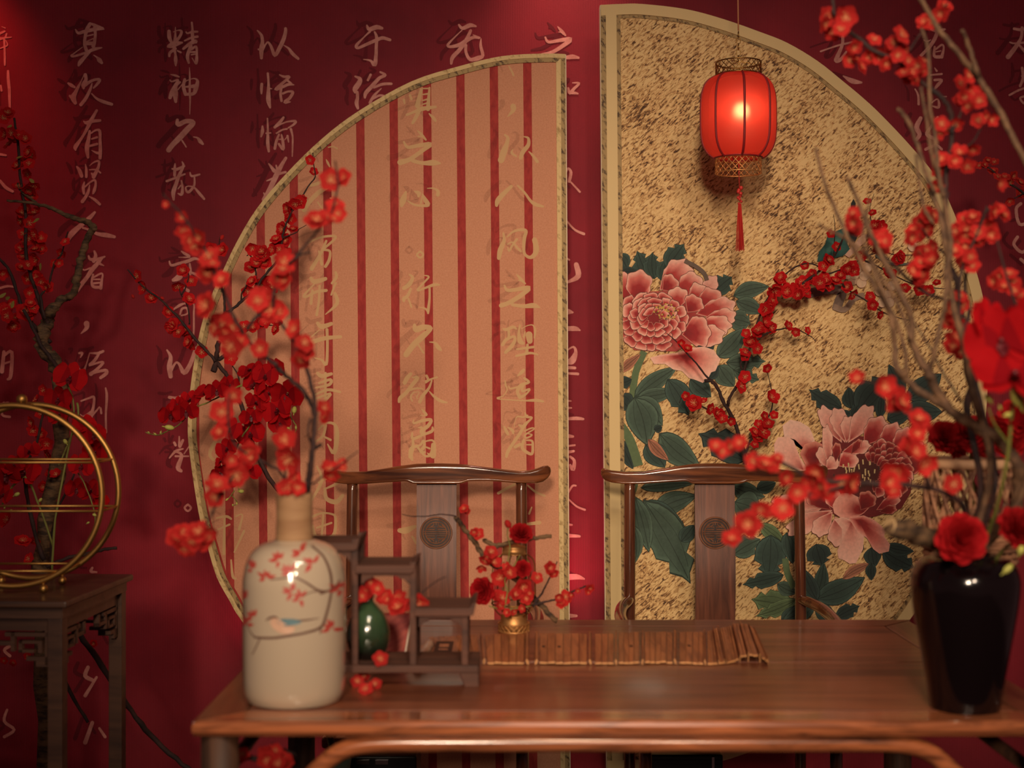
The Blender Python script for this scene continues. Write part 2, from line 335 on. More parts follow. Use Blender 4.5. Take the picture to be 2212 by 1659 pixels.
# brush strokes: "x,y,width x,y ... ; next stroke" read at (origin x, origin y, scale)
WALL_TEXT = [
 # first full column
 ((130,30,6.9125), "230,235,25 270,285,50 360,265,60 520,230,60 650,228,25;440,140,35 520,170,50 640,215,35;445,150,60 400,230,65 375,330,55 365,450,55 390,540,60;515,200,55 525,300,50 515,400,55 495,480,70;400,330,25 490,310,25;400,410,20 490,370,20;380,440,70 500,440,60;335,495,10 200,595,25 170,625,45 220,630,40 380,580,45 500,530,60 620,505,25;440,560,55 370,640,60 300,720,75 275,770,40;500,615,15 550,650,35 585,690,80 620,730,50"),
 ((130,30,6.9125), "120,1035,35 165,1065,60 215,1095,40;355,910,15 320,990,15 280,1070,45 230,1170,65 195,1250,100 225,1330,60;145,1225,40 190,1260,80;375,910,60 385,980,60 350,1060,85 350,1110,40;370,1060,70 450,1010,50 530,980,45 590,985,50 560,1040,50 500,1105,30;475,1040,20 455,1110,45 420,1190,55 370,1280,60 310,1355,60;470,1190,20 540,1260,40 640,1310,60 770,1350,50"),
 ((130,230,6.9125), "545,60,45 500,140,55 450,230,70 370,390,50 300,500,50 230,600,75 230,650,30;350,220,20 390,245,60 480,220,60 595,210,45;440,370,45 425,480,60 400,620,80 415,760,45;460,400,25 530,355,35 590,365,50 595,500,50 600,640,60 595,770,55;600,700,60 540,690,40 470,655,12;470,485,25 550,460,40;440,590,40 550,560,45"),
 ((130,230,6.9125), "250,900,30 290,960,65 320,1040,60;378,865,18 390,950,45 390,1050,45;440,885,12 500,835,25 575,815,40 575,890,45 540,970,60 500,1050,70;440,945,20 540,945,30 600,990,30;470,1000,30 500,1040,60;360,1130,25 345,1210,55 355,1300,40;370,1200,30 450,1130,30 515,1100,40 530,1160,40 510,1250,55 490,1300,30;440,1170,15 420,1270,50 380,1350,55 330,1420,60;435,1345,20 520,1395,50 590,1460,45"),
 ((130,440,6.9125), "515,130,45 430,220,75 300,330,80 170,450,100 130,540,40;340,360,40 430,390,40 560,450,60 690,470,80 810,495,50"),
 ((130,440,6.9125), "510,710,35 530,780,60 500,860,60;425,780,30 450,830,50 560,830,60 665,790,30;640,800,25 560,890,70 480,980,80 400,1100,70 320,1200,75 255,1300,60;335,980,25 370,990,25 450,960,30;560,880,60 650,925,20;490,1060,40 470,1180,40 500,1240,55 600,1250,50;500,1100,30 600,1045,35 635,1060,30 620,1150,45 605,1260,60;500,1130,25 590,1130,30;500,1190,40 590,1180,30"),
 ((130,670,3.772), "215,110,55 215,145,40 170,190,10"),
 ((130,670,3.772), "155,350,20 180,350,25 165,385,10;125,440,15 155,490,35 175,530,40 210,450,15 240,350,10;245,350,15 310,350,25 350,335,25;325,340,20 280,410,30 235,450,20 320,425,20 350,430,25 290,490,30 250,520,40;250,520,30 290,505,25 370,490,30 375,515,35 330,550,30"),
 ((130,670,3.772), "170,740,15 240,715,20 275,710,25 270,790,25 245,880,40 240,915,15;250,830,25 190,865,15 165,850,10;330,800,20 335,840,20;320,790,15 260,860,20;370,635,15 380,700,25 372,850,20 375,995,20"),
 # second column
 ((130,30,6.9125), "1625,260,60 1630,350,70 1660,420,50;1720,200,15 1720,300,35 1715,400,60 1700,500,60 1720,600,40 1725,690,65 1725,770,30;1690,270,15 1760,245,20 1810,260,45 1790,330,50 1740,400,50;1620,480,55 1700,430,50 1820,430,35;1610,490,40 1680,490,40 1800,440,30;1720,520,50 1640,580,50 1630,630,40;1750,550,25 1800,575,35;1965,130,35 1975,230,40 1975,300,60 1980,400,50;1880,270,25 1900,290,30 1970,270,40 2050,265,35;1860,400,30 1950,360,40 2050,340,45;1840,520,45 1930,450,60 2020,410,70 2030,430,30;1950,480,60 1920,560,60 1900,640,60 1920,730,40;1960,530,40 2030,490,45 2040,600,40 2035,700,60 2025,745,30 1970,660,15;1950,570,35 2010,570,35;1960,610,25 2020,600,25"),
 ((130,30,6.9125), "1650,905,15 1720,920,40 1775,940,25;1640,990,25 1670,1010,30 1760,985,35 1730,1060,70 1670,1170,80 1640,1250,60;1790,1020,35 1730,1080,50 1720,1200,90 1725,1310,50;1760,1130,20 1830,1040,15;1860,980,50 1840,1080,60 1870,1200,60;1860,1010,30 1920,985,15 2000,965,20 2050,1000,50 2030,1100,80 1990,1190,60 1880,1200,50;1930,800,10 1935,950,30 1935,1150,40 1940,1300,30 1935,1500,10;1870,1090,25 2000,1080,70"),
 ((130,230,6.9125), "1750,200,50 1760,270,80 1880,220,80 1990,240,80 1900,340,100 1780,470,100 1680,570,90 1620,650,90;1820,510,30 1860,570,25 1880,605,25;1990,455,15 2050,470,35 2090,520,70 2130,560,40"),
 ((130,230,6.9125), "1715,855,20 1710,940,50 1710,1030,50;1670,930,25 1740,940,50 1850,890,40;1820,825,20 1840,880,45 1810,960,50 1770,1040,60 1730,1160,65 1690,1280,75 1695,1390,40;1590,1115,40 1700,1075,40 1860,1010,30;1810,1110,30 1825,1200,40 1815,1310,55 1760,1300,20;1760,1230,20 1800,1180,30;1940,990,25 1965,1040,40 2080,1015,35;2005,1060,30 2000,1180,40 1930,1270,50 1890,1270,40 1875,1210,25 1920,1190,20 2000,1210,30 2080,1300,50 2150,1380,40"),
 ((130,440,6.9125), "1810,710,20 1860,745,50 1935,795,35 1770,800,12;1630,860,25 1660,920,45 1780,890,50 1900,860,60 2000,820,55 2080,835,30;1860,890,30 1840,980,50 1780,1090,110 1690,1140,60;1935,900,35 1945,1000,45 1930,1100,50;1960,1030,40 2040,1060,45 2095,1100,40;1830,1240,20 1910,1300,60"),
 ((130,440,6.9125), "1690,1580,25 1780,1520,50 1860,1490,30 1990,1490,25 1995,1650,30 1995,1900,30 1980,2040,20;1790,1650,30 1820,1570,40 1890,1560,40 1900,1640,30 1810,1670,25"),
 ((130,670,3.772), "870,325,15 900,380,35 890,460,50 900,540,40;900,500,30 940,430,20 970,440,25 1010,510,45 1060,440,40 1100,330,35 1115,300,25"),
 ((130,670,3.772), "890,710,30 940,715,25 990,700,20;930,760,25 930,860,30;930,770,20 1010,760,25 1000,880,30"),
 ((130,670,3.772), "930,1080,25 940,1100,25;970,1030,12 970,1100,25;1000,1060,25 975,1110,30;890,1205,12 940,1150,25 1000,1130,15;930,1150,15 990,1180,30 960,1280,45 985,1310,30;940,1190,20 1045,1190,15;1010,1170,12 1050,1110,12"),
 ((130,670,3.772), "1040,1583,20 1066,1610,20 1040,1637,20 1014,1610,20 1040,1583,20"),
 # third column
 ((530,40,6.9125), "180,180,25 240,250,50 255,350,60 240,450,80 240,590,50;195,460,30 240,470,60;250,470,60 300,390,30 340,355,35 390,430,50 440,550,60 510,440,70 570,310,70 600,200,60 600,150,50;575,400,15 650,450,40 700,520,60 790,600,45"),
 ((530,40,6.9125), "245,980,50 240,1050,50 240,1120,30;335,820,40 345,950,40 345,1080,60 345,1220,80 370,1330,35;340,1040,40 400,1050,10;510,840,20 580,870,45 660,870,40 560,960,50 450,1060,50 560,1020,50 640,985,50 725,990,20;610,910,40 690,975,35;545,1000,45 525,1120,45 540,1230,45;560,1120,40 640,1090,35 710,1100,50 660,1190,55 590,1250,60 670,1245,20"),
 ((530,230,6.9125), "255,295,30 255,370,60 235,450,30;330,180,25 335,320,35 335,450,50 335,560,60 350,670,40;310,400,25 380,395,20;570,165,40 520,230,55 440,310,50;440,310,40 540,260,25 640,225,30 750,220,45 720,270,40 640,320,25;465,400,30 550,350,30 620,335,30;500,420,35 460,530,50 440,630,45;540,425,30 560,530,50 565,640,50 500,560,40;490,490,20 550,490,30;630,440,40 645,530,25;585,500,12 625,450,20;680,340,45 705,450,30 705,600,30 700,745,18"),
 ((530,230,6.9125), "605,770,50 550,860,65 480,990,90 420,1120,90 340,1280,80 270,1390,60;350,855,25 430,960,70;460,880,25 480,960,50;480,1010,50 600,980,40;320,1110,20 400,1080,40;275,1290,20 310,1380,50"),
 # fourth and fifth columns
 ((530,40,6.9125), "1815,100,25 1850,160,70 1960,130,80 2040,145,50;1860,195,40 1770,280,25 1660,400,55 1680,440,45 1800,390,55 1950,325,60 2050,290,60 2160,320,50;1930,200,30 1960,280,55 1955,420,55 1950,560,60 1930,690,75 1870,630,40 1765,610,15"),
 ((530,40,6.9125), "1640,865,30 1710,900,65 1700,960,90 1640,1050,90 1640,1100,50;1670,1100,50 1675,1180,55 1660,1260,70 1680,1340,45;1870,840,45 1830,920,40;2015,800,35 2090,845,50 2000,890,60 1900,1000,70 1800,1110,70 1785,1180,40;1920,1030,40 2050,980,50 2180,975,45;2030,1045,15 1940,1130,45 1890,1200,50 1860,1260,50;1900,1200,40 2000,1150,40 2080,1155,30"),
 ((940,30,6.9125), "355,165,35 410,215,60 520,170,75 605,185,35;400,245,15 290,350,25 190,460,45 230,490,50 370,460,70 480,390,70 580,350,50 670,360,35 570,315,20;530,250,50 460,400,70 360,540,70 260,650,70 240,740,45;460,470,50 460,570,50 520,680,60 640,660,80 710,620,60 680,480,50 685,370,15"),
 ((940,30,6.9125), "1830,190,15 1890,260,60 1945,320,30;1845,270,15 1890,270,30;1645,350,30 1690,420,50 1830,400,60 2020,380,80 1900,480,70 1750,570,60 1590,600,30;1820,630,40 1950,650,60 2050,640,80 2140,655,40"),
 ((940,30,6.9125), "2050,1030,15 2150,1035,40 2080,1110,50 2010,1180,60 1985,1110,40;2010,1180,40 2080,1180,50 2130,1190,30"),
 # what shows of the sixth column between the two screens
 ((1200,320,2.86), "60,150,25 78,125,15 95,150,22 85,205,22;95,210,12 150,270,15"),
 ((1200,320,2.86), "60,440,12 78,460,12 120,505,15 175,530,20"),
 ((1200,320,2.86), "60,675,15 85,690,12;128,720,35 140,790,40 80,825,20 55,830,20"),
 ((1200,320,2.86), "50,1010,40 78,1010,40 105,1015,15;45,1115,30 120,1115,35 150,1125,12"),
 ((1200,320,2.86), "70,1250,10 110,1228,15 125,1260,25 105,1310,50 82,1320,40;60,1355,25 120,1358,20;60,1390,15 138,1395,20"),
 ((1200,320,2.86), "60,1560,15 95,1562,10;60,1605,25 98,1605,10"),
 ((1200,860,3.317), "60,150,20 150,145,30 198,150,20"),
 ((1200,860,3.317), "70,270,45 125,275,20;70,345,18 138,337,15;70,390,30 130,380,20;105,420,20 135,450,25 125,510,35 105,480,20"),
 ((1200,860,3.317), "90,680,15 120,630,18 145,627,15;90,720,12 150,775,15 210,800,18"),
 ((1200,860,3.317), "70,905,30 118,908,15;70,985,35 150,988,25 172,990,20"),
 ((1200,860,3.317), "70,1285,50 150,1280,45 205,1295,15"),
 ((1200,860,3.317), "80,1560,45 150,1560,20"),
 # far columns past the gold screen
 ((1750,60,4.608), "105,235,20 190,205,18 300,170,22 420,145,25;325,90,35 320,170,35 270,290,50 265,325,60 310,310,40 360,240,25"),
 ((1750,60,4.608), "330,480,15 420,530,60 510,545,25"),
 ((1750,60,4.608), "1205,15,25 1260,30,40 1340,15,25;1280,0,40 1240,110,45 1180,200,40 1105,275,35;1135,120,15 1165,135,18 1200,120,12;1240,190,25 1235,280,35 1290,290,40;1250,215,20 1310,170,25 1330,200,22 1310,290,40;1250,240,15 1300,230,15"),
 ((1750,60,4.608), "1240,400,12 1260,430,25;1200,470,20 1310,460,25;1240,520,30 1310,520,30 1270,570,40 1240,610,20;1045,610,15 1075,670,25 1080,760,30;1310,690,25 1355,685,15;1210,745,15 1270,710,20 1280,790,35 1220,780,15"),
 ((1750,60,4.608), "1100,900,45 1060,990,60 1090,1060,50 1060,1110,40;1270,890,25 1200,990,30 1160,1060,40 1230,1100,40;1150,1210,35 1250,1170,30 1310,1210,30"),
 ((1750,60,4.608), "2030,10,30 2100,20,35 2170,5,35;2110,0,35 2100,100,35 2040,200,50 1970,290,55;1990,145,20 2040,155,20 2200,140,30;2080,170,25 2160,260,40 2210,290,40"),
 ((1750,60,4.608), "2110,400,30 2120,500,35 2090,580,30;1985,670,25 2080,620,25 2200,580,25;2110,480,25 2200,470,25 2180,560,25;2150,680,25 2090,700,25 2140,760,25 2200,720,20"),
 ((0,0,1), "2205,440,7 2195,452,7 2202,484,8 2222,480,7;2198,512,8 2190,528,8 2208,545,8 2225,530,7;2205,560,8 2228,580,8"),
 # the cut column at the far edge, and what shows around the flower stand
 ((0,20,9.217), "35,345,15 105,375,25;0,480,60 90,440,45;130,490,40 100,560,40 0,600,40;0,575,40 150,565,35 230,555,20;80,570,45 90,750,45 95,950,50 95,1110,40;110,610,12 150,710,30 80,750,30 0,780,25"),
 ((0,20,9.217), "160,1230,50 165,1400,70 185,1600,70 190,1800,60 195,1980,45;15,1520,40 30,1620,50"),
 ((0,0,2.37), "0,790,15 30,795,12;0,925,15 30,960,20 65,980,15"),
 ((0,0,2.37), "0,1475,14 40,1465,14 78,1470,10"),
 ((0,600,2.37), "20,380,20 10,480,25;20,400,15 60,380,20 55,500,22 40,520,15;20,440,12 50,430,12"),
 ((0,600,2.37), "0,650,15 40,640,15;20,640,15 10,700,15 50,712,15"),
 ((0,1150,3.26), "650,250,20 640,275,25 680,280,15;800,760,20 830,810,25"),
 ((0,1150,3.26), "620,950,30 600,1010,35 650,1040,30;680,1020,20 600,1150,30;650,1340,30 600,1480,35;700,1380,20 740,1440,25"),
 ((0,1150,3.26), "50,1250,20 30,1330,25 100,1390,25 30,1440,25"),
 ((0,1150,3.26), "70,800,30 30,830,25 70,870,25"),
]
SCREEN_TEXT = [
 ((300,780,2.861), "480,970,12 540,960,20 570,975,15;490,1040,12 560,1010,15;530,970,15 525,1190,22;600,960,12 640,950,10 620,1040,20;650,1050,18 590,1180,12"),
 ((300,780,2.861), "570,1230,12 580,1330,20 600,1345,12"),
 ((300,780,2.861), "470,370,20 520,400,25 440,560,25 460,610,20"),
 ((530,230,6.9125), "1240,610,20 1310,600,25 1370,630,30;1205,790,12 1230,840,40 1260,900,25"),
 ((530,230,6.9125), "980,1180,50 1080,1150,60 1180,1110,30 1250,1180,60 1100,1280,80 950,1430,80 880,1540,90;1080,1430,25 1150,1530,25;1270,1370,30 1340,1380,40"),
 ((620,480,3.19), "150,140,12 230,105,18 320,95,20 330,115,20 250,185,20;270,130,20 230,220,25 170,320,35;250,190,20 295,200,20 290,260,25 265,305,25;220,200,15 240,290,25"),
 ((620,480,3.19), "165,385,25 190,410,40 265,390,30;185,430,12 120,500,20 130,515,20 200,480,25 270,470,25;175,470,20 165,560,25;225,440,20 220,540,20 205,640,22;335,345,20 340,380,25 310,420,20;335,420,20 305,500,15;330,490,25 345,560,30 265,635,8"),
 ((620,480,3.19), "210,695,25 240,720,40 305,700,30;225,740,8 150,805,12;160,830,35 260,800,35 370,790,25;275,740,25 278,860,22 270,980,25 240,950,20 190,935,8"),
 ((620,480,3.19), "210,1040,25 240,1060,35 305,1045,25;220,1110,15 300,1085,25 290,1120,25 200,1140,15;190,1190,12 280,1155,25 365,1170,20;200,1215,15 300,1180,20 270,1220,25;265,1040,20 265,1240,20"),
 ((620,480,3.19), "215,1430,12 270,1385,18 330,1395,25 345,1470,35 325,1590,35 280,1530,10;265,1400,25 250,1470,20 200,1510,18;260,1480,15 300,1500,20"),
 ((300,780,2.861), "1100,650,10 1130,740,25 1060,870,15;1110,750,15 1180,720,20 1230,750,25 1150,790,12;1150,790,20 1160,850,30 1220,870,35 1260,830,25"),
 ((300,780,2.861), "1075,960,20 1130,940,15 1190,945,15 1215,970,20 1200,1080,25 1100,1090,25 1075,1020,20;1100,1030,15 1190,1000,15;1140,950,15 1130,1080,15;1120,1115,20 1180,1100,15 1260,1110,20"),
 ((840,170,6.144), "280,220,40 300,270,40;200,280,40 210,330,25;430,150,50 400,260,60 380,360,80;540,120,30 530,250,50 520,400,70;450,130,20 530,130,25;450,210,20 520,200,30;450,290,20 520,270,30;450,340,20 520,320,30;240,480,40 340,440,45 440,400,70 620,375,40;400,430,60 350,530,60 315,590,40;535,465,20 590,520,50 620,560,35"),
 ((840,170,6.144), "380,690,15 430,740,45 490,810,30;385,765,15 430,770,30;200,840,30 250,910,50 380,890,60 550,870,70 450,950,65 280,1070,70 150,1110,90;320,1090,60 450,1120,60 590,1115,90 680,1125,30"),
 ((840,380,6.144), "225,215,35 190,320,100 170,395,50;250,330,20 330,380,35 430,395,40 520,385,60 490,330,70 445,240,20;445,260,20 425,360,30;345,205,25 395,230,70 395,270,40;510,165,12 590,165,25 650,200,50 650,250,60"),
 ((840,380,6.144), "415,1003,32 457,1045,32 415,1087,32 373,1045,32 415,1003,32"),
 ((840,590,6.144), "275,20,25 315,60,50 270,150,70 200,200,60;290,210,40 250,300,50 200,340,60 200,370,40;260,340,30 300,450,30;470,30,15 530,50,30 460,130,30 380,220,35;380,220,35 400,230,30 500,190,35 600,155,50 670,155,25;540,200,35 540,330,35 525,470,45 520,530,35;400,455,10 480,470,30 520,510,40"),
 ((840,590,6.144), "340,690,50 360,750,90 450,720,90 560,730,60 450,840,90 330,950,90 230,1080,90;390,950,25 460,1060,25;540,915,15 610,925,35 650,980,70 690,1020,35"),
 ((840,780,6.144), "290,170,50 240,230,70 210,290,60;310,220,20 380,220,60 300,330,60 220,430,60 150,490,60 135,540,40;290,380,35 380,360,30 460,375,15;330,410,15 290,470,30 310,530,25;330,420,15 400,410,12 370,480,20 390,500,12;500,195,40 520,250,40 480,280,50 560,240,30 640,215,30;570,260,25 530,360,40 450,460,55 410,540,55;535,400,15 600,470,40 690,530,50 770,550,25"),
 ((840,780,6.144), "440,640,20 480,690,45 500,720,25 415,720,10;330,780,20 330,825,30 450,790,50 560,780,50 520,860,60 430,930,60 460,960,60;390,885,15 430,880,40;310,950,25 320,1030,50 450,980,40 570,930,50 580,880,30;320,1050,40 320,1150,50 290,1240,70 310,1310,40;340,1150,15 420,1110,35 460,1050,30 470,1130,50 420,1200,50 480,1210,30;470,1070,20 570,1050,30 610,1100,30 610,1200,35 590,1270,60 510,1220,15;490,1140,25 540,1160,30"),
 ((680,960,3.607), "740,100,25 750,30,30 800,10,20;800,20,20 860,90,20 910,70,35 920,0,30"),
 ((680,960,3.607), "660,670,40 710,670,60 780,640,30;760,720,20 790,770,20"),
 ((940,30,6.9125), "1100,780,25 1150,870,35 1170,920,30"),
 ((840,170,6.144), "1650,370,90 1650,420,70 1575,505,12"),
 ((840,170,6.144), "1540,745,30 1580,790,50 1560,880,70 1530,960,100 1490,1080,100;1645,940,15 1630,985,40 1690,1030,30;1790,770,15 1850,790,40 1850,880,60 1780,970,70 1750,1050,60;1860,970,20 1910,1020,40 1970,1100,50"),
 ((840,380,6.144), "1625,140,50 1540,220,70 1450,320,80 1430,390,50;1710,130,30 1800,220,35 1880,330,45 1950,380,60 2045,405,35"),
 ((840,380,6.144), "1520,760,30 1530,860,55 1480,980,80 1460,1090,60;1570,810,20 1650,740,35 1750,715,45 1820,730,50 1800,820,55 1790,930,50 1800,1030,45 1860,1080,50 1920,1060,70 1960,980,80 1935,850,80;1700,840,40 1640,920,35 1595,1000,25 1580,950,20;1580,905,25 1640,880,25 1700,950,40 1750,1000,35"),
 ((840,590,6.144), "1700,20,20 1750,80,50 1810,140,25;1715,95,12 1750,100,30;1535,165,30 1570,225,50 1680,220,60 1860,195,70 1760,290,70 1600,390,70 1490,430,70;1640,420,50 1780,440,55 1920,430,80 1995,455,30"),
 ((840,590,6.144), "1520,740,30 1560,750,50 1650,715,50 1690,740,25;1590,750,40 1590,850,40 1540,900,50 1510,950,50;1560,880,50 1660,840,40 1670,900,50 1620,980,60 1550,1050,50;1740,690,25 1725,790,40 1740,900,80 1780,930,50;1760,740,15 1830,700,15 1910,690,20 1940,760,40 1930,860,25;1810,780,20 1790,850,30;1860,820,110 1870,900,90;1700,1010,30 1780,1000,40 1920,980,40;1690,1100,35 1780,1080,40 1880,1060,40 1975,1080,25;1840,950,40 1830,1060,50"),
 ((840,780,6.144), "1790,115,40 1760,150,60 1705,200,12;1800,230,40 1860,280,40 1770,310,50 1720,360,60 1710,420,50 1740,480,60;1590,330,15 1610,365,25 1690,350,30 1790,330,30;1780,320,40 1770,400,40 1870,370,30 1830,430,30 1770,470,50;1545,260,20 1550,320,30 1570,380,20 1520,460,15 1440,490,30 1480,505,20 1600,515,20 1800,525,25 1950,520,50 2045,535,35"),
 ((840,780,6.144), "1530,870,25 1560,930,50 1580,970,40;1580,880,20 1640,920,50 1650,960,30;1660,880,12 1680,780,12 1710,735,25 1780,745,25 1840,720,25;1810,690,25 1830,740,40 1900,750,30 1840,810,40 1780,870,60 1730,850,30;1810,830,40 1740,960,50 1650,1090,50 1580,1200,55 1560,1270,40;1800,930,25 1890,890,25 1930,900,20 1850,950,25 1800,990,25 1830,1020,30 1900,980,25 1830,960,12;1790,1050,45 1770,1150,50 1830,1210,50 1900,1230,45 1910,1130,40 1900,1060,35 1830,1050,25;1830,1110,20 1890,1110,25"),
 ((680,960,3.607), "1600,0,30 1560,20,30;1430,380,25 1520,330,25 1580,300,20;1660,320,15 1720,370,20 1790,400,20;1690,490,12 1670,540,20;1660,620,25 1750,610,35"),
]
def strokes(entry, depth, dx=0, dy=0):
    """ink ribbons with round ends; each lies a hair in front of the last so that crossings never share a plane"""
    f = crop(*entry[0]); s = entry[0][2]; V, Fc = [], []
    for si, st in enumerate(entry[1].split(';')):
        q = cr(nums(st), 4)
        q = [(f(a[0], a[1])[0]+dx, f(a[0], a[1])[1]+dy, max(a[2], 8)/s/2*.86) for a in q]
        def end(e, g):
            x, y, r = e; l = math.hypot(x-g[0], y-g[1]) or 1
            return [(x+(x-g[0])/l*r*a, y+(y-g[1])/l*r*a, r*math.sqrt(max(1-a*a, .01))) for a in (.45, .8, .98)]
        q = end(q[0], q[1])[::-1]+q+end(q[-1], q[-2]); L = len(q); b = len(V)
        for i, (x, y, r) in enumerate(q):
            x0, y0, _ = q[max(i-1, 0)]; x1, y1, _ = q[min(i+1, L-1)]
            tx, ty = x1-x0, y1-y0; l = math.hypot(tx, ty) or 1; nx, ny = -ty/l*r, tx/l*r; d = depth-si*2.5e-5-i*8e-7
            V += [P(x+nx, y+ny, d), P(x-nx, y-ny, d)]
        for i in range(L-1): Fc.append((b+2*i, b+2*i+1, b+2*i+3, b+2*i+2))
    return V, Fc
for e in WALL_TEXT:                                # printed lettering with the paper's own printed dark echo
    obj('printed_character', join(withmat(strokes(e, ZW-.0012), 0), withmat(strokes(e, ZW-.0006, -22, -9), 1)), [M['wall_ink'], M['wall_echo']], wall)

# ---------------------------------------------------------------- the two half-moon screens
def offset(pts, d):
    out = []
    for i, p in enumerate(pts):
        a, b = pts[max(i-1, 0)], pts[min(i+1, len(pts)-1)]
        tx, ty = b[0]-a[0], b[1]-a[1]; l = math.hypot(tx, ty) or 1
        out.append((p[0]-ty/l*d, p[1]+tx/l*d))
    return out
def band(A, B, d0, d1):
    """raised strip between two open outlines given in picture pixels at the screen's depth"""
    n = len(A); V = []
    for p in A: V.append(P(p[0], p[1], ZP)+Vector((0, d0-ZP, 0)))
    for p in B: V.append(P(p[0], p[1], ZP)+Vector((0, d0-ZP, 0)))
    V += [v+Vector((0, d1-d0, 0)) for v in V]
    Fc = []
    for i in range(n-1):
        Fc += [(i, i+1, n+i+1, n+i), (2*n+i, 3*n+i, 3*n+i+1, 2*n+i+1), (i, 2*n+i, 2*n+i+1, i+1), (n+i, n+i+1, 3*n+i+1, 3*n+i)]
    Fc += [(0, n, 3*n, 2*n), (n-1, 3*n-1, 4*n-1, 2*n-1)]
    return V, Fc
def plate(outline, d0, d1):
    o = [P(x, y, ZP) for x, y in outline]
    return prism([(v.x, v.z) for v in o], d0, d1)
# pink striped screen: arc runs from the top corner anticlockwise down to the bottom corner
arcA = cr(nums("1221,118 1172,117 1084,122.6 993,144 889,177 778,239 698,299 619,376 555,452 511,526 479,593 459,636 435,708 415,818 407,912 411,980 430,1106 448,1175 469,1245 497,1297 521,1337 600,1440 700,1540 815,1640 910,1692 1000,1724 1100,1742 1231,1750"), 4)
scr = thing('half_moon_screen', 'half-moon screen printed with pink stripes and pale characters, mottled cream rim', 'screen', P(1000, 1500, ZP))
scr.location.z = 0; WL[scr.name].z = 0
obj('board', plate(arcA, ZP, ZP+.03), [M['stripe']], scr, label='red printed board')
in1, in2 = offset(arcA, -9), offset(arcA, -18)
obj('outer_band', band(arcA, in1, ZP-.007, ZP), [M['mottle_light']], scr, label='mottled cream band along the rim')
obj('inner_band', band(in1, in2, ZP-.005, ZP), [M['mottle_dark']], scr, label='mottled brown band inside the rim')
def clampx(pts, xl): return [(min(x, xl(y)), y) for x, y in pts]
R1 = lambda y: 1221+(y-118)*.0061
obj('outer_band', band([(R1(y), y) for y in (119, 900, 1750)], [(R1(y)-10, y) for y in (128, 900, 1742)], ZP-.006, ZP), [M['mottle_dark']], scr, label='mottled brown band along the straight edge')
obj('inner_band', band([(R1(y)-10, y) for y in (128, 900, 1742)], [(R1(y)-20, y) for y in (136, 900, 1734)], ZP-.0075, ZP), [M['mottle_light']], scr, label='mottled cream band along the straight edge')
obj('edge_strip', band([(R1(y)+2, y) for y in (118, 900, 1750)], [(R1(y), y) for y in (119, 900, 1750)], ZP-.004, ZP+.03), [M['card_edge']], scr, label='pale cut edge')
def span(pts, x):
    """upper and lower crossing of an outline at x"""
    ys = [a[1]+(b[1]-a[1])*(x-a[0])/((b[0]-a[0]) or 1) for a, b in zip(pts, pts[1:]) if (a[0]-x)*(b[0]-x) <= 0]
    return (min(ys), max(ys)) if len(ys) > 1 else None
fld = offset(arcA, -17)
redc = [(1070.5-i*72.35, 9) for i in range(-1, 9)]
edges = [R1(600)-19]
for c, hw in redc: edges += [c+hw, c-hw]
edges += [425]
for i in range(0, len(edges)-1, 2):                # the pale stripes: from one red line to the next
    xr, xl = edges[i], max(edges[i+1], 428)
    if xr-xl < 4: continue
    up, dn = [], []
    for k in range(13):
        x = xl+(xr-xl)*k/12; s = span(fld, x)
        if s: up.append((x+(s[0]-600)*.0085, s[0])); dn.append((x+(s[1]-600)*.0085, s[1]))
    if len(up) > 2: obj('pale_stripe', plate(up+dn[::-1], ZP-.0005, ZP), [M['pink']], scr)
for e in SCREEN_TEXT:
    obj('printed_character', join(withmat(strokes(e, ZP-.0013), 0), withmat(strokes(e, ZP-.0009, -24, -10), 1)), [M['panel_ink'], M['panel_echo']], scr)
# gold screen: arc runs clockwise from the top corner
arcB = cr(nums("1297,12 1340,10 1387,10 1480,21 1560,42 1640,70 1700,94 1765,133 1819,176 1860,210 1902,249 1967,318 2025,390 2069,484 2105,580 2126,665 2133,740 2132,830 2125,920 2108,1010 2080,1110 2045,1195 2008,1270 1961,1342 1900,1420 1800,1520 1650,1610 1500,1655 1312,1665"), 4)
gs = thing('half_moon_screen', 'half-moon screen printed with pink peonies on mottled gold, plain cream rim', 'screen', (P(1650, 1500, ZP).x, ZP, 0))
obj('board', plate(arcB, ZP, ZP+.03), [M['gold_print']], gs, label='mottled gold printed board')
j1, j2 = offset(arcB, 23), offset(arcB, 30)
obj('outer_band', band(arcB, j1, ZP-.007, ZP), [M['cream']], gs, label='plain cream band along the rim')
obj('inner_band', band(j1, j2, ZP-.003, ZP), [M['mottle_dark']], gs, label='thin mottled brown line inside the rim')
L1 = lambda y: 1297+(y-12)*.0085
ys = (12, 400, 900, 1400, 1664)
obj('outer_band', band([(L1(y)+11, y) for y in ys], [(L1(y), y) for y in ys], ZP-.0065, ZP), [M['mottle_dark']], gs, label='mottled brown band along the straight edge')
obj('middle_band', band([(L1(y)+34, max(y, 20)) for y in ys], [(L1(y)+11, max(y, 14)) for y in ys], ZP-.0085, ZP), [M['cream']], gs, label='plain cream band along the straight edge')
obj('inner_band', band([(L1(y)+43, max(y, 32)) for y in ys], [(L1(y)+34, max(y, 30)) for y in ys], ZP-.004, ZP), [M['mottle_dark']], gs, label='thin mottled brown line along the straight edge')
obj('edge_strip', band([(L1(y), y) for y in ys], [(L1(y)-1.6, y) for y in ys], ZP-.003, ZP+.03), [M['card_edge']], gs, label='pale cut edge')

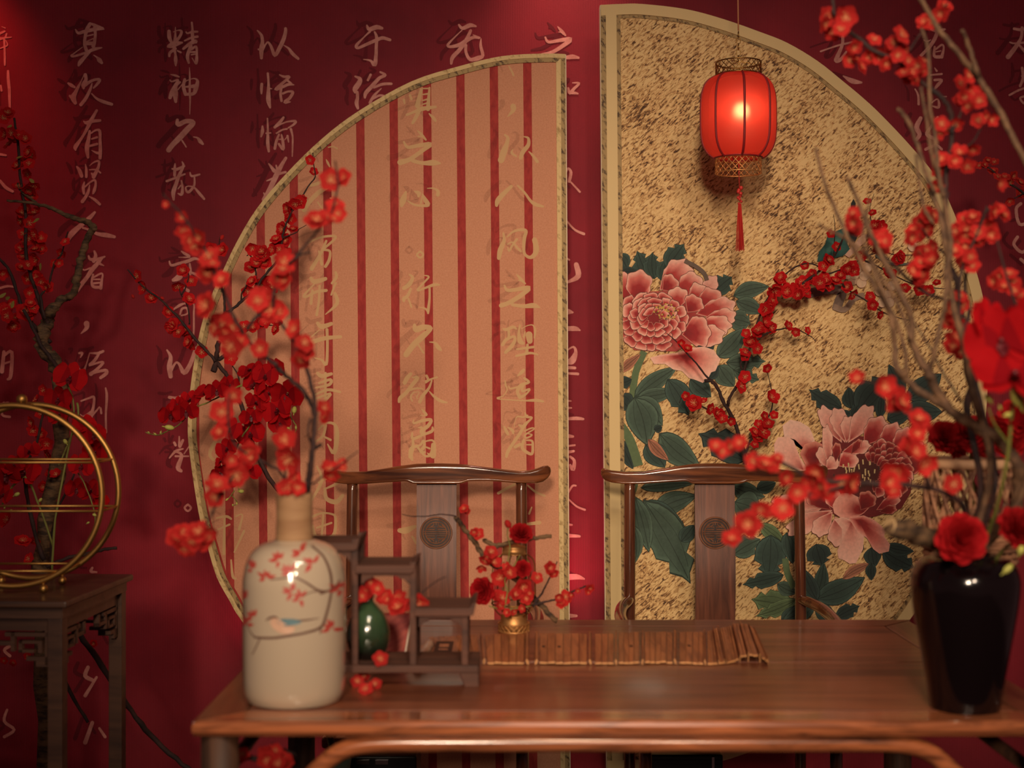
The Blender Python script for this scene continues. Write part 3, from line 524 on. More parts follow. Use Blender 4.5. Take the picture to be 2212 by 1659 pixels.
# the painting on the gold screen: flat printed shapes laid in order
PX0 = lambda y: L1(y)+43
layer = [0]
class Print:
    def __init__(self): self.v, self.f, self.c = [], [], []
    def poly(self, pts, root, cols, steps=(1, .62, .3)):
        layer[0] += 1; d = ZP-.0008-layer[0]*.000008; n = len(pts); b = len(self.v)
        for st, c in zip(steps, cols):
            for x, y in pts:
                px, py = root[0]+(x-root[0])*st, root[1]+(y-root[1])*st
                self.v.append(P(max(px, PX0(py)), py, d)); self.c.append(c)
        self.v.append(P(max(root[0], PX0(root[1])), root[1], d)); self.c.append(cols[len(steps)])
        for s in range(len(steps)-1):
            for i in range(n): self.f.append((b+s*n+i, b+s*n+(i+1) % n, b+(s+1)*n+(i+1) % n, b+(s+1)*n+i))
        e = b+(len(steps)-1)*n
        for i in range(n): self.f.append((e+i, e+(i+1) % n, b+len(steps)*n))
    def petal(self, bx, by, tx, ty, wd, cols, lobes=3, jag=.10, line=True):
        ax, ay = tx-bx, ty-by; l = math.hypot(ax, ay) or 1; ux, uy = ax/l, ay/l; nx, ny = -uy, ux
        pts = []; N = 22; ph = R.uniform(0, 6)
        for k in range(N+1):
            t = -1+2*k/N; a = t*math.pi*.62
            rr = 1+jag*math.cos(lobes*a*2.2+ph)*(1-abs(t)*.4)+R.uniform(-.025, .025)
            u = .58+.42*math.cos(a)*rr; v = math.sin(a)*(.5 if abs(t) < .8 else .46)*rr
            pts.append((bx+ux*l*u+nx*wd*v, by+uy*l*u+ny*wd*v))
        pts.append((bx, by))
        if line:
            g = [(bx+(x-bx)*1.0+1.3*(x-(bx+tx)/2)/max(l/2, 1), by+(y-by)*1.0+1.3*(y-(by+ty)/2)/max(l/2, 1)) for x, y in pts]
            self.poly(g, ((bx+tx)/2, (by+ty)/2), [OUT]*4)
        self.poly(pts, (bx+ax*.10, by+ay*.10), cols, (1, .80, .52))
    def leaf(self, bx, by, tx, ty, wd, col, lobed=0):
        ax, ay = tx-bx, ty-by; l = math.hypot(ax, ay); ux, uy = ax/l, ay/l; nx, ny = -uy, ux
        def side(s):
            out = []
            for k in range(11):
                t = k/10; h = math.sin(math.pi*t**.8)**.85
                if lobed and .5 < t < .95: h *= 1+.35*math.sin((t-.5)*26)
                out.append((bx+ux*l*t+nx*s*wd/2*h, by+uy*l*t+ny*s*wd/2*h))
            return out
        bend = R.uniform(-.06, .06)*l
        q = side(1)+side(-1)[::-1][1:-1]
        q = [(x+nx*bend*math.sin(math.pi*((x-bx)*ux+(y-by)*uy)/l), y+ny*bend*math.sin(math.pi*((x-bx)*ux+(y-by)*uy)/l)) for x, y in q]
        mid = ((bx+tx)/2+nx*bend, (by+ty)/2+ny*bend)
        dk = tuple(c*.45 for c in col[:3])+(1,); lt = tuple(min(c*1.5, 1) for c in col[:3])+(1,); mk = tuple(c*.8 for c in col[:3])+(1,)
        self.poly([(x+(x-mid[0])*.02+.6*R.uniform(-1, 1), y+(y-mid[1])*.03) for x, y in q], mid, [dk]*4)
        self.poly([(mid[0]+(x-mid[0])*.975, mid[1]+(y-mid[1])*.975) for x, y in q], mid, [lt, col, mk, mk], (1, .8, .35))
        for s in (0, .5, -.5):                     # veins
            c = [(bx+ux*l*t+nx*(bend*math.sin(math.pi*t)+s*wd/2*math.sin(math.pi*t)**.9), by+uy*l*t+ny*(bend*math.sin(math.pi*t)+s*wd/2*math.sin(math.pi*t)**.9)) for t in (.02, .2, .4, .6, .8, .95 if s == 0 else .84)]
            self.line(c, 2.0 if s == 0 else 1.1, dk)
    def line(self, pts, wd, col):
        q = cr(pts, 4); A = offset(q, wd/2); B = offset(q, -wd/2); layer[0] += 1; d = ZP-.0008-layer[0]*.000008
        b = len(self.v); n = len(q)
        for x, y in A+B: self.v.append(P(max(x, PX0(y)), y, d)); self.c.append(col)
        for i in range(n-1): self.f.append((b+i, b+i+1, b+n+i+1, b+n+i))
    def done(self, name, label=None): return obj(name, (self.v, self.f), [M['paint']], gs, label=label, cols=self.c)
OUT = srgb(120, 62, 52)
PK = [srgb(246, 196, 174), srgb(232, 150, 134), srgb(186, 62, 58), srgb(146, 34, 38)]
PK2 = [srgb(244, 186, 166), srgb(214, 112, 100), srgb(164, 42, 44), srgb(124, 26, 32)]
PALE = [srgb(240, 186, 166), srgb(234, 172, 154), srgb(222, 146, 130), srgb(160, 50, 46)]
DEEP = [srgb(226, 146, 126), srgb(150, 40, 36), srgb(128, 26, 28), srgb(104, 22, 24)]
G1, G2, G3, G4 = srgb(72, 92, 78), srgb(56, 76, 68), srgb(96, 116, 80), srgb(46, 62, 58)
BUD = srgb(170, 112, 86)
a4 = crop(1280, 500, 3.318); a5 = crop(1280, 940, 3.607); a6 = crop(1650, 700, 2.963); a8 = crop(1650, 400, 3.318)
def leaves(pr, f, data):
    s = f(1, 0)[0]-f(0, 0)[0]
    for bx, by, tx, ty, wd, col, lob in data:
        b, t = f(bx, by), f(tx, ty); pr.leaf(b[0], b[1], t[0], t[1], wd*s, col, lob)
def petals(pr, f, data):
    s = f(1, 0)[0]-f(0, 0)[0]
    for bx, by, tx, ty, wd, col in data:
        b, t = f(bx, by), f(tx, ty); pr.petal(b[0], b[1], t[0], t[1], wd*s, col)
pr = Print()
leaves(pr, a4, [(410,350,320,140,140,G2,1),(440,340,430,150,120,G2,1),(490,350,525,200,110,G2,1),(530,260,655,90,150,G2,1),(185,160,250,270,110,G2,0),(190,290,330,290,70,G4,0),(870,440,1000,325,140,G2,1),(1010,460,1265,395,120,G1,0),(1030,500,1225,580,120,G1,0),(985,620,1135,660,150,G1,1),(895,900,1085,690,150,G1,0),(905,960,1015,1110,150,G1,0),(960,940,1240,930,130,G1,1),(1010,990,1195,1065,110,G1,1),(780,900,870,760,110,G4,0),(830,1060,900,960,90,G4,0)])
pr.line([a4(*p) for p in ((370,860),(310,1010),(285,1190))], 15, G3)
leaves(pr, a4, [(190,1010,345,880,70,BUD,0),(300,1190,610,970,130,G1,0),(320,1190,600,1140,110,G1,0),(540,1060,690,1320,170,G2,1),(700,1060,850,1185,140,G2,0),(190,1090,280,1060,90,G4,0),(190,1170,270,1280,150,G4,0),(310,1190,500,1390,170,G1,0),(300,1190,390,1530,230,G1,0),(440,1420,500,1400,60,G4,0),(190,1500,290,1700,120,G4,0),(480,1450,770,1690,190,G1,0),(1100,1640,760,1450,210,G4,1),(380,1530,520,1690,160,G2,0)])
pr.line([a4(*p) for p in ((200,1390),(270,1500),(330,1680))], 20, G3)
leaves(pr, a4, [(400,1490,545,1640,80,BUD,0)])
leaves(pr, a5, [(380,410,790,375,110,G1,0),(470,600,810,470,170,G1,0),(400,520,720,720,170,G2,0),(400,510,760,1150,300,G1,1),(330,480,440,910,150,G1,0),(320,700,330,1000,110,G1,0),(300,480,330,300,70,G3,0),(1090,400,1340,480,150,G1,0),(1110,520,1310,600,230,G1,0),(1100,930,1310,810,170,G1,1),(690,830,790,700,120,G2,0),(1280,420,1430,370,110,G2,0),(1300,690,1510,860,110,G3,0),(1390,780,1370,1110,240,G2,1),(1510,760,1560,1000,140,G2,0),(1740,850,1790,1020,190,G4,1),(1490,1090,1170,1165,120,G2,1),(1570,1330,1240,1280,190,G3,1),(1590,1280,1270,1410,110,G3,1),(1470,1440,1640,1330,120,G2,0),(1740,1270,1800,990,120,G2,0),(1740,1280,2120,1110,190,G2,0),(1750,1310,1890,1490,130,G2,0),(1740,1300,1480,1450,140,G2,0),(1750,1290,1640,1040,130,G4,0),(1890,1430,2085,1330,110,G4,1),(1440,1160,1590,1230,110,G1,0)])
pr.line([a5(*p) for p in ((1500,960),(1520,1080),(1570,1190))], 14, G3)
leaves(pr, a5, [(1950,1120,2170,1000,80,BUD,0)])
leaves(pr, a6, [(500,540,290,420,120,G4,1),(560,540,545,405,95,G4,0),(560,570,450,600,60,G4,0),(600,570,790,340,190,G4,1),(900,440,800,260,100,G4,0),(920,480,1135,320,150,G4,0),(890,560,1140,560,150,G4,0),(790,610,950,560,120,G4,0),(740,600,750,450,70,G4,0),(560,590,600,520,60,G4,0),(690,1430,710,1555,110,G4,0),(760,1450,965,1560,140,G4,1),(780,1420,960,1455,80,G4,0),(690,1530,690,1640,70,G4,0),(640,1440,560,1420,80,G2,0)])
pr.done('printed_foliage', 'printed dark green peony leaves')
pr = Print()                                       # the upper peony
pr.poly([a4(*p) for p in ((300,470),(420,430),(600,420),(720,480),(800,560),(800,700),(720,800),(600,860),(300,850),(190,760),(190,560))], a4(520, 640), [srgb(186, 80, 74), srgb(160, 50, 50), srgb(140, 36, 40), srgb(140, 36, 40)])
petals(pr, a4, [(760,520,880,320,110,PALE),(480,420,690,225,200,PK),(600,440,780,340,190,PK),(260,560,195,300,190,PK2),(320,520,340,280,190,PK2),(680,520,830,430,210,PK),(720,560,930,470,210,PK2),(740,590,1020,520,150,PK),(780,640,1025,600,130,PK),(740,680,990,670,150,PK),(660,760,940,740,160,PK),(640,740,840,700,230,PK2),(500,420,600,340,150,PK2),(600,560,620,400,150,PK),(680,580,760,470,150,PK2)])
pr.poly([a4(*p) for p in ((412,905),(480,885),(600,870),(700,835),(800,825),(870,850),(888,880),(918,915),(905,945),(880,1000),(850,1010),(830,1050),(790,1085),(740,1065),(690,1050),(640,1000),(580,990),(520,950),(440,950))], a4(660, 890), PK)
for rx, ry, n, ln, wd in ((310, 290, 19, 120, 105), (250, 230, 17, 110, 95), (185, 165, 14, 100, 85), (120, 110, 10, 85, 80)):
    for k in range(n):
        a = 2*math.pi*(k+R.uniform(-.2, .2))/n; cx, cy = 440, 620
        x, y = cx+rx*math.cos(a), cy+ry*math.sin(a)*(.82 if math.sin(a) > 0 else .62)
        if rx > 250 and (math.cos(a) > .3): continue
        bx, by = cx+(x-cx)*(1-ln/rx*.9), cy+(y-cy)*(1-ln/rx*.9)
        b, t = a4(bx, by), a4(x, y); pr.petal(b[0], b[1], t[0], t[1], wd/3.318*R.uniform(.85, 1.2), PK2 if R.random() < .6 else PK, 2)
for k in range(70):
    a = R.uniform(0, 6.28); r = R.uniform(0, 1)**.5; p = a4(525+88*r*math.cos(a), 575+58*r*math.sin(a)); q = R.uniform(1.2, 2.3)
    pr.poly([(p[0]+q*math.cos(t*1.05), p[1]+q*math.sin(t*1.05)) for t in range(6)], p, [srgb(206, 168, 84)]*4 if k % 4 else [srgb(104, 74, 44)]*4)
pr.done('printed_peony', 'upper printed peony with yellow stamens')
pr = Print()                                       # the lower peony
pr.poly([a6(*p) for p in ((300,820),(380,740),(500,700),(640,720),(800,720),(930,770),(960,900),(940,1080),(880,1180),(720,1230),(520,1260),(420,1200),(260,1180),(180,1110),(300,1000),(330,900))], a6(620, 960), [srgb(120, 34, 36), srgb(112, 30, 32), srgb(84, 34, 30), srgb(76, 40, 32)])
petals(pr, a6, [(500,760,365,530,110,PALE),(520,760,465,540,120,PALE),(530,760,540,590,90,PALE),(540,760,685,525,130,PALE),(640,780,770,605,150,PK2),(740,820,860,640,130,PK2),(820,840,935,670,120,PK2),(900,880,1010,760,120,PK2),(880,960,1010,860,120,DEEP)])
pr.poly([a6(*p) for p in ((120,650),(170,612),(230,625),(290,660),(310,700),(330,760),(400,850),(380,900),(330,930),(250,800),(200,740),(130,720))], a6(320, 860), [srgb(240, 196, 176), srgb(236, 178, 160), srgb(186, 70, 62), srgb(150, 36, 36)])
pr.poly([a6(*p) for p in ((65,770),(90,725),(150,720),(190,745),(230,850),(280,930),(240,945),(150,905),(95,880),(70,830))], a6(250, 930), PALE)
pr.poly([a6(*p) for p in ((230,830),(260,770),(330,750),(400,780),(420,860),(330,930),(280,930))], a6(330, 860), DEEP)
petals(pr, a6, [(420,930,360,790,90,PALE),(420,920,400,650,70,PALE),(400,930,470,860,90,PALE),(480,910,590,830,130,PK),(500,820,680,770,90,PK),(460,880,470,760,60,DEEP),(560,830,620,740,50,DEEP)])
for k in range(46):
    a = -1.3+2.4*k/46; rr = (190, 240, 285, 320)[k % 4]; x, y = 640+rr*math.cos(a), 950+rr*math.sin(a)*.72
    b, t = a6(640+(rr-85)*math.cos(a), 950+(rr-85)*math.sin(a)*.72), a6(x, y); pr.petal(b[0], b[1], t[0], t[1], 24, DEEP if k % 3 else PK2, 2)
petals(pr, a6, [(430,1130,190,1120,230,PALE),(440,1150,60,1140,110,PALE),(430,1190,270,1060,120,DEEP),(440,1190,150,1330,130,PALE),(440,1200,330,1350,120,PALE),(460,1190,430,1060,110,PK)])
pr.poly([a6(*p) for p in ((440,1160),(460,1120),(500,1080),(560,1085),(610,1110),(640,1080),(700,1100),(690,1160),(640,1210),(590,1240),(500,1245),(450,1210))], a6(640, 1200), [srgb(236, 168, 150), srgb(222, 140, 124), srgb(150, 40, 38), srgb(120, 26, 28)])
petals(pr, a6, [(620,1190,690,1080,120,DEEP),(720,1190,870,1105,80,PK2),(740,1200,850,1180,60,DEEP),(460,1230,480,1420,130,PALE)])
pr.poly([a6(*p) for p in ((450,1250),(500,1235),(560,1250),(620,1240),(660,1300),(640,1370),(635,1440),(610,1490),(590,1530),(550,1535),(510,1510),(478,1500),(470,1450),(500,1380),(500,1310))], a6(560, 1270), PALE)
pr.poly([a6(*p) for p in ((540,1240),(640,1225),(700,1250),(750,1290),(780,1320),(770,1360),(808,1410),(800,1455),(740,1470),(700,1440),(660,1370),(600,1330))], a6(610, 1260), [srgb(236, 168, 150), srgb(206, 110, 98), srgb(150, 40, 38), srgb(120, 26, 28)])
for k in range(46):
    a = R.uniform(0, 6.28); r = R.uniform(.2, 1); p = a6(600+150*r*math.cos(a), 960+95*r*math.sin(a)); t = R.uniform(-.5, .5); q = R.uniform(3, 6)
    pr.poly([(p[0]-1.4, p[1]+q), (p[0]+t*4-1.6, p[1]-q), (p[0]+t*4+1.6, p[1]-q), (p[0]+1.4, p[1]+q)], p, [srgb(214, 186, 132)]*4 if k % 3 else [srgb(70, 44, 36)]*4)
pr.done('printed_peony', 'lower printed peony of deep red and pale pink')
pr = Print()                                       # bird and pale blossoms on a rocky bough
TEAL, INK = srgb(58, 108, 100), srgb(36, 40, 38)
pr.poly([a8(*p) for p in ((382,548),(395,480),(440,420),(455,365),(530,325),(590,298),(605,330),(600,420),(622,470),(560,510),(480,528),(430,540))], a8(500, 440), [srgb(44, 86, 80), TEAL, srgb(78, 130, 116), TEAL])
pr.poly([a8(*p) for p in ((622,180),(625,130),(643,98),(660,130),(655,175),(690,300),(680,350),(655,405),(610,405),(598,360),(610,280))], a8(640, 260), [INK]*4)
pr.poly([a8(*p) for p in ((580,500),(640,430),(700,360),(740,350),(730,400),(660,470),(610,520))], a8(650, 440), [srgb(222, 178, 150)]*4)
pr.done('printed_bird', 'printed teal bird')
pr = Print()
pr.line([a8(*p) for p in ((300,780),(400,760),(500,745),(560,770),(540,830),(520,890))], 20, srgb(128, 108, 96))
pr.line([a8(*p) for p in ((500,870),(580,890),(650,810),(720,790))], 13, srgb(150, 124, 104))
pr.line([a8(*p) for p in ((800,500),(900,560),(1060,560),(1120,500))], 5, srgb(88, 100, 90))
pr.line([a4(*p) for p in ((660,210),(740,250),(800,300),(820,350))], 9, srgb(110, 92, 80))
for x, y in ((665,600),(740,590),(640,680),(700,700),(600,640),(650,640),(720,650),(880,790),(850,840),(920,720),(830,760),(900,840),(1068,440)):
    p = a8(x, y); pts = [(p[0]+10.5*math.cos(k*.45), p[1]+10.5*math.sin(k*.45)) for k in range(14)]
    pr.poly([(p[0]+(a-p[0])*1.08, p[1]+(b-p[1])*1.08) for a, b in pts], p, [srgb(176, 130, 104)]*4); pr.poly(pts, p, [srgb(226, 192, 158)]*4)
pr.done('printed_bough', 'printed rocky bough with pale blossoms', )

# ---------------------------------------------------------------- the long table
TZ, TF, TB = .7997, 2.10, 3.00
TX0, TX1 = (415-CX)/F*TF, (2330-CX)/F*TF
tb = thing('writing_table', 'long varnished brown wooden table carrying the vases', 'table', ((TX0+TX1)/2, (TF+TB)/2, 0))
RW = .07
def trap(pts, z0, z1):
    n = len(pts); V = [Vector((x, y, z0)) for x, y in pts]+[Vector((x, y, z1)) for x, y in pts]
    return V, [tuple(range(n-1, -1, -1)), tuple(range(n, 2*n))]+[(i, (i+1) % n, n+(i+1) % n, n+i) for i in range(n)]
g = .0012
nb = 4; bw = (TB-TF-2*RW)/nb
for k in range(nb):
    y0 = TF+RW+k*bw
    obj('board', box(TX0+RW+g, TX1-RW-g, y0+g, y0+bw-g*.3, TZ-.018, TZ-.0006*(k % 2)), M['table'], tb, bevel=.0008)
def edge_rail(x0, x1, yf, inner):
    """front rail with a rounded, slightly waisted nose"""
    prof = [(inner, TZ), (yf+.006, TZ), (yf+.0015, TZ-.002), (yf-.002, TZ-.007), (yf-.002, TZ-.016), (yf+.001, TZ-.022), (yf+.006, TZ-.0245), (inner, TZ-.0245)]
    n = len(prof); V = []
    for x, s in ((x0, 0), (x1, 1)):
        for y, z in prof:
            m = (y-yf)/(inner-yf)*RW*abs(1)          # mitre
            V.append(Vector((x+(m if s == 0 else -m), y, z)))
    return V, [tuple(range(n)), tuple(range(2*n-1, n-1, -1))]+[((i+1) % n, i, n+i, n+(i+1) % n) for i in range(n)]
obj('front_rail', edge_rail(TX0, TX1, TF, TF+RW-g), M['table_edge'], tb, smooth=False, bevel=.0025)
obj('back_rail', edge_rail(TX0, TX1, TB, TB-RW+g), M['table'], tb)
obj('end_rail', trap([(TX0, TF+g), (TX0+RW-g, TF+RW), (TX0+RW-g, TB-RW), (TX0, TB-g)], TZ-.0245, TZ), M['table_end'], tb, bevel=.003)
obj('end_rail', trap([(TX1, TF+g), (TX1, TB-g), (TX1-RW+g, TB-RW), (TX1-RW+g, TF+RW)], TZ-.0245, TZ), M['table_end'], tb, bevel=.003)
LX0, LX1 = TX0+.035, TX1-.035
for x in (LX0, LX1):
    for y in (TF+.034, TB-.04):
        obj('leg', tube([(x, y, TZ-.0246), (x, y, .6), (x, y, .3), (x, y, 0)], [.029, .029, .028, .029], 20), M['leg_wood'], tb, smooth=True)
def hump(y, up=True):                              # humpback stretcher: level in the middle, dropping to the legs
    xs = [LX0+.01, LX0+.10, LX0+.145, LX0+.185, LX0+.23, LX0+.30]; zs = [-.175, -.125, -.085, -.052, -.0395, -.0378]
    a = [(x, y, TZ+z) for x, z in zip(xs, zs)]
    b = [(LX0+LX1-x, y, TZ+z) for x, z in zip(xs, zs)][::-1]
    return tube(cr(a, 4)+[((LX0+LX1)/2, y, TZ-.0378)]+cr(b, 4), .0142, 14)
obj('front_stretcher', hump(TF+.022), M['table_edge'], tb, smooth=True)
obj('back_stretcher', hump(TB-.04), M['table'], tb, smooth=True)
for x in (LX0, LX1): obj('side_stretcher', tube([(x, TF+.03, TZ-.10), (x, TB-.04, TZ-.10)], .011, 12), M['leg_wood'], tb, smooth=True)

# ---------------------------------------------------------------- two yoke-back armchairs
ZC = 3.60
ch_c = (945-CX)/F*ZC
f3 = crop(680, 960, 3.607)
def armchair(label):
    t = thing('armchair', label, 'chair', (ch_c, ZC, 0), 'yoke back armchairs at the table')
    st = [(68,205,235,.008),(78,188,262,.012),(100,190,282,.015),(150,203,299,.016),(250,214,309,.0165),(400,210,305,.0165),(550,186,294,.0165),(650,168,288,.0165),(705,161,284,.0165),(735,157,288,.0165),(765,153,301,.0165),(800,149,304,.0165),(900,146,304,.0165),(1000,146,304,.0165),(1110,150,304,.0165),(1150,153,300,.0165),(1180,156,289,.0165),(1215,160,283,.0165),(1350,178,282,.0165),(1500,198,294,.0165),(1600,209,302,.0165),(1680,203,305,.0165),(1730,189,304,.0165),(1780,170,292,.0155),(1815,166,265,.013),(1835,182,238,.009),(1840,200,215,.005)]
    sec = [(-1,-.60),(-1,-.50),(-1,0),(-1,.52),(-1,.62),(-.93,.80),(-.78,.93),(-.5,1),(.3,1),(.75,.88),(1,.5),(1,-.5),(.75,-.88),(.3,-1),(-.5,-1),(-.80,-.93),(-.95,-.76)]
    V, Fc = [], []; n = len(sec)
    for i, (x, a, b, hd) in enumerate(st):
        px, pa = f3(x, a); _, pb = f3(x, b); top, bot = P(px, pa, ZC), P(px, pb, ZC)
        e = abs(x-955)/885; dy = .030*max(0, e-.25)**1.3-.006
        cz, hz = (top.z+bot.z)/2, (top.z-bot.z)/2
        for sy, s_z in sec[::-1]: V.append(Vector((top.x, ZC+dy+hd*sy, cz+hz*s_z)))
    for i in range(len(st)-1):
        for k in range(n): Fc.append((i*n+k, i*n+(k+1) % n, (i+1)*n+(k+1) % n, (i+1)*n+k))
    Fc += [tuple(range(n-1, -1, -1)), tuple((len(st)-1)*n+k for k in range(n))]
    bead = []
    for x, a, b, hd in st[3:-4]:
        px, pb = f3(x, b-13); w0 = P(px, pb, ZC); e = abs(x-955)/885
        bead.append((w0.x, ZC+.030*max(0, e-.25)**1.3-.006-hd*.93, w0.z, .0042 if 200 < x < 1650 else .003))
    bead = cr(bead, 2)
    obj('crest_rail', join((V, Fc), tube([q[:3] for q in bead], [q[3] for q in bead], 8)), M['rail_wood'], t, smooth=True)
    zs = 1.045; zt = .505                          # under the rail, seat top
    for px, lean in ((292, -.002), (1608, .002)):
        x = P(*f3(px, 300), ZC).x
        obj('post', tube([(x, ZC+.006, 1.068), (x+lean*.5, ZC-.004, .93), (x+lean, ZC-.012, .74), (x+lean, ZC-.012, zt), (x+lean, ZC-.010, 0)], .0142, 16, 3), M['post_wood'], t, smooth=True)
    x0, x1 = P(*f3(795, 0), ZC).x, P(*f3(1105, 0), ZC).x
    rows = [(1.058, 0), (.98, -.004), (.90, -.012), (.80, -.018), (.70, -.010), (.60, .008), (zt, .016)]
    q = cr([(z, d) for z, d in rows], 10); V = []; Fc = []
    for z, d in q: V += [Vector((x0, ZC+d-.004, z)), Vector((x1, ZC+d-.004, z)), Vector((x1, ZC+d+.006, z)), Vector((x0, ZC+d+.006, z))]
    for i in range(len(q)-1):
        for a in range(4): Fc.append((4*i+a, 4*i+(a+1) % 4, 4*i+4+(a+1) % 4, 4*i+4+a))
    Fc += [(0, 3, 2, 1), tuple(4*(len(q)-1)+k for k in range(4))]
    sp = obj('splat', (V, Fc), M['splat_wood'], t)
    sp.data.polygons.foreach_set('use_smooth', [len(p.vertices) == 4 and abs(p.normal.y) > .6 for p in sp.data.polygons])
    sp.data.set_sharp_from_angle(angle=math.radians(40))
    c = P(*f3(948, 683), ZC); c.y = ZC-.0185; r = .0412   # carved round medallion
    def ring(rr, w_): return tube([(c.x+rr*math.cos(a*math.pi/24), c.y, c.z+rr*math.sin(a*math.pi/24)) for a in range(48)], w_, 6, closed=True)
    def bar(*pts): return tube([(c.x+r*x, c.y, c.z+r*z) for x, z in pts], .0014, 6)
    dsk = ([], []); cyl = [(c.x+r*math.cos(a*math.pi/24), c.z+r*math.sin(a*math.pi/24)) for a in range(48)]
    dsk = prism(cyl, c.y, c.y+.010)
    fret = [ring(r*.97, .0022), ring(r*.82, .0016), ring(r*.66, .0015)]
    for s_ in (1, -1):
        fret += [bar((-.78, .07*s_), (.78, .07*s_)), bar((-.62, .20*s_), (-.08, .20*s_), (-.08, .36*s_), (-.30, .36*s_)), bar((.62, .20*s_), (.08, .20*s_), (.08, .36*s_), (.30, .36*s_)), bar((0, .62*s_), (0, .50*s_)), bar((-.14, .62*s_), (-.14, .48*s_), (-.42, .32*s_)), bar((.14, .62*s_), (.14, .48*s_), (.42, .32*s_)), bar((-.52, .30*s_), (-.36, .50*s_)), bar((.52, .30*s_), (.36, .50*s_))]
    obj('medallion', join(withmat(dsk, 1), *[withmat(a, 0) for a in fret]), [M['medallion'], M['medallion_dark']], sp, label='carved round longevity medallion')
    hw = .235
    xl, xr = P(*f3(292, 300), ZC).x, P(*f3(1608, 300), ZC).x
    yf = ZC-.43
    obj('seat', box(xl-.02, xr+.02, yf-.01, ZC+.012, zt-.026, zt), M['rail_wood'], t, bevel=.006)
    for x, s_ in ((xl, -1), (xr, 1)):
        obj('leg', tube([(x, yf+.015, zt-.026), (x, yf+.015, 0)], .0145, 14), M['post_wood'], t, smooth=True)
        arm = cr([(x+.001*s_, ZC-.004, .752, .012), (x+.010*s_, ZC-.05, .754, .013), (x+.030*s_, ZC-.11, .748, .0145), (x+.040*s_, ZC-.20, .738, .0145), (x+.034*s_, ZC-.32, .728, .0145), (x+.018*s_, yf+.02, .722, .0145), (x+.022*s_, yf-.03, .716, .013)], 4)
        obj('arm', tube([a[:3] for a in arm], [a[3] for a in arm], 14), M['rail_wood'], t, smooth=True)
        obj('arm_post', tube([(x, yf+.015, zt), (x+.008*s_, yf+.018, .62), (x+.018*s_, yf+.02, .715)], .0115, 12, 3), M['post_wood'], t, smooth=True)
        obj('side_stretcher', tube([(x, yf+.015, .16), (x, ZC-.01, .16)], .009, 10), M['post_wood'], t, smooth=True)
    for y, z in ((yf+.015, .11), (ZC-.01, .20)): obj('stretcher', tube([(xl, y, z), (xr, y, z)], .010, 10), M['post_wood'], t, smooth=True)
    return t
def copytree(o, parent=None):
    c = o.copy(); C.objects.link(c); c.parent = parent; WL[c.name] = WL[o.name].copy()
    for ch in list(o.children): copytree(ch, c)
    return c
chair1 = armchair('dark brown yoke-back armchair standing before the pink striped screen')
chair2 = copytree(chair1); chair2.location.x = (1545-CX)/F*ZC
chair2['label'] = 'brown yoke-back armchair standing before the gold peony screen'

# ---------------------------------------------------------------- red hanging lantern
ZL = 3.45
lc = P(1595, 255, ZL); k = ZL/F
def lz(y): return P(0, y, ZL).z-lc.z
ln = thing('hanging_lantern', 'glowing red silk lantern hanging on a cord before the gold screen', 'lantern', lc)
prof = cr([(.049, lz(163)), (.060, lz(166)), (.076, lz(175)), (.086, lz(190)), (.0915, lz(212)), (.0928, lz(245)), (.092, lz(285)), (.088, lz(310)), (.078, lz(328)), (.066, lz(338)), (.055, lz(343))], 3)
def silk():
    m = bpy.data.materials.new('red_silk'); m.use_nodes = True; nt = m.node_tree; out = nt.nodes['Material Output']
    b = nt.nodes['Principled BSDF']; b.inputs['Base Color'].default_value = srgb(214, 50, 48); b.inputs['Roughness'].default_value = .55
    t = nt.nodes.new('ShaderNodeBsdfTranslucent'); t.inputs[0].default_value = srgb(240, 84, 66)
    g = nt.nodes.new('ShaderNodeBsdfRefraction'); g.inputs[0].default_value = srgb(255, 170, 130); g.inputs['Roughness'].default_value = 1.0; g.inputs['IOR'].default_value = 1.25
    m1 = nt.nodes.new('ShaderNodeMixShader'); m1.inputs[0].default_value = .6
    m2 = nt.nodes.new('ShaderNodeMixShader'); m2.inputs[0].default_value = .22
    nt.links.new(b.outputs[0], m1.inputs[1]); nt.links.new(t.outputs[0], m1.inputs[2])
    nt.links.new(m1.outputs[0], m2.inputs[1]); nt.links.new(g.outputs[0], m2.inputs[2]); nt.links.new(m2.outputs[0], out.inputs[0]); return m
obj('shade', lathe(prof, lc, 64, cap=False), silk(), ln, smooth=True)
for i in range(8):
    a = math.pi/2+math.pi/4*i
    obj('rib', tube([(lc.x+(r+.0006)*math.cos(a), lc.y+(r+.0006)*math.sin(a), lc.z+z) for r, z in prof], .0030, 6), M['piping'], ln, smooth=True)
def circ(r, z, w_, n=40): return tube([(lc.x+r*math.cos(2*math.pi*i/n), lc.y+r*math.sin(2*math.pi*i/n), lc.z+z) for i in range(n)], w_, 6, closed=True)
for r, z in ((.052, lz(164)), (.0575, lz(341))): obj('rim_piping', circ(r, z, .0034), M['piping'], ln, smooth=True)
def collar(c, r, z0, z1, n=20, w_=.0009, rows=1):
    out = []
    for z in (z0, z1): out.append(tube([(c[0]+r*math.cos(2*math.pi*i/40), c[1]+r*math.sin(2*math.pi*i/40), c[2]+z) for i in range(40)], w_*1.8, 6, closed=True))
    for s_ in (1, -1):
        for i in range(n):
            out.append(tube([(c[0]+r*math.cos(2*math.pi*(i+s_*rows*t/6)/n), c[1]+r*math.sin(2*math.pi*(i+s_*rows*t/6)/n), c[2]+z0+(z1-z0)*t/6) for t in range(7)], w_, 4))
    return join(*out)
obj('top_collar', collar(lc, .056, lz(163), lz(136), 22, .0010, 2), M['dark_brass'], ln, smooth=True, label='pierced brass collar above the shade')
obj('bottom_collar', collar(lc, .0565, lz(374), lz(343), 22, .0010, 2), M['brass'], ln, smooth=True, label='pierced brass collar below the shade')
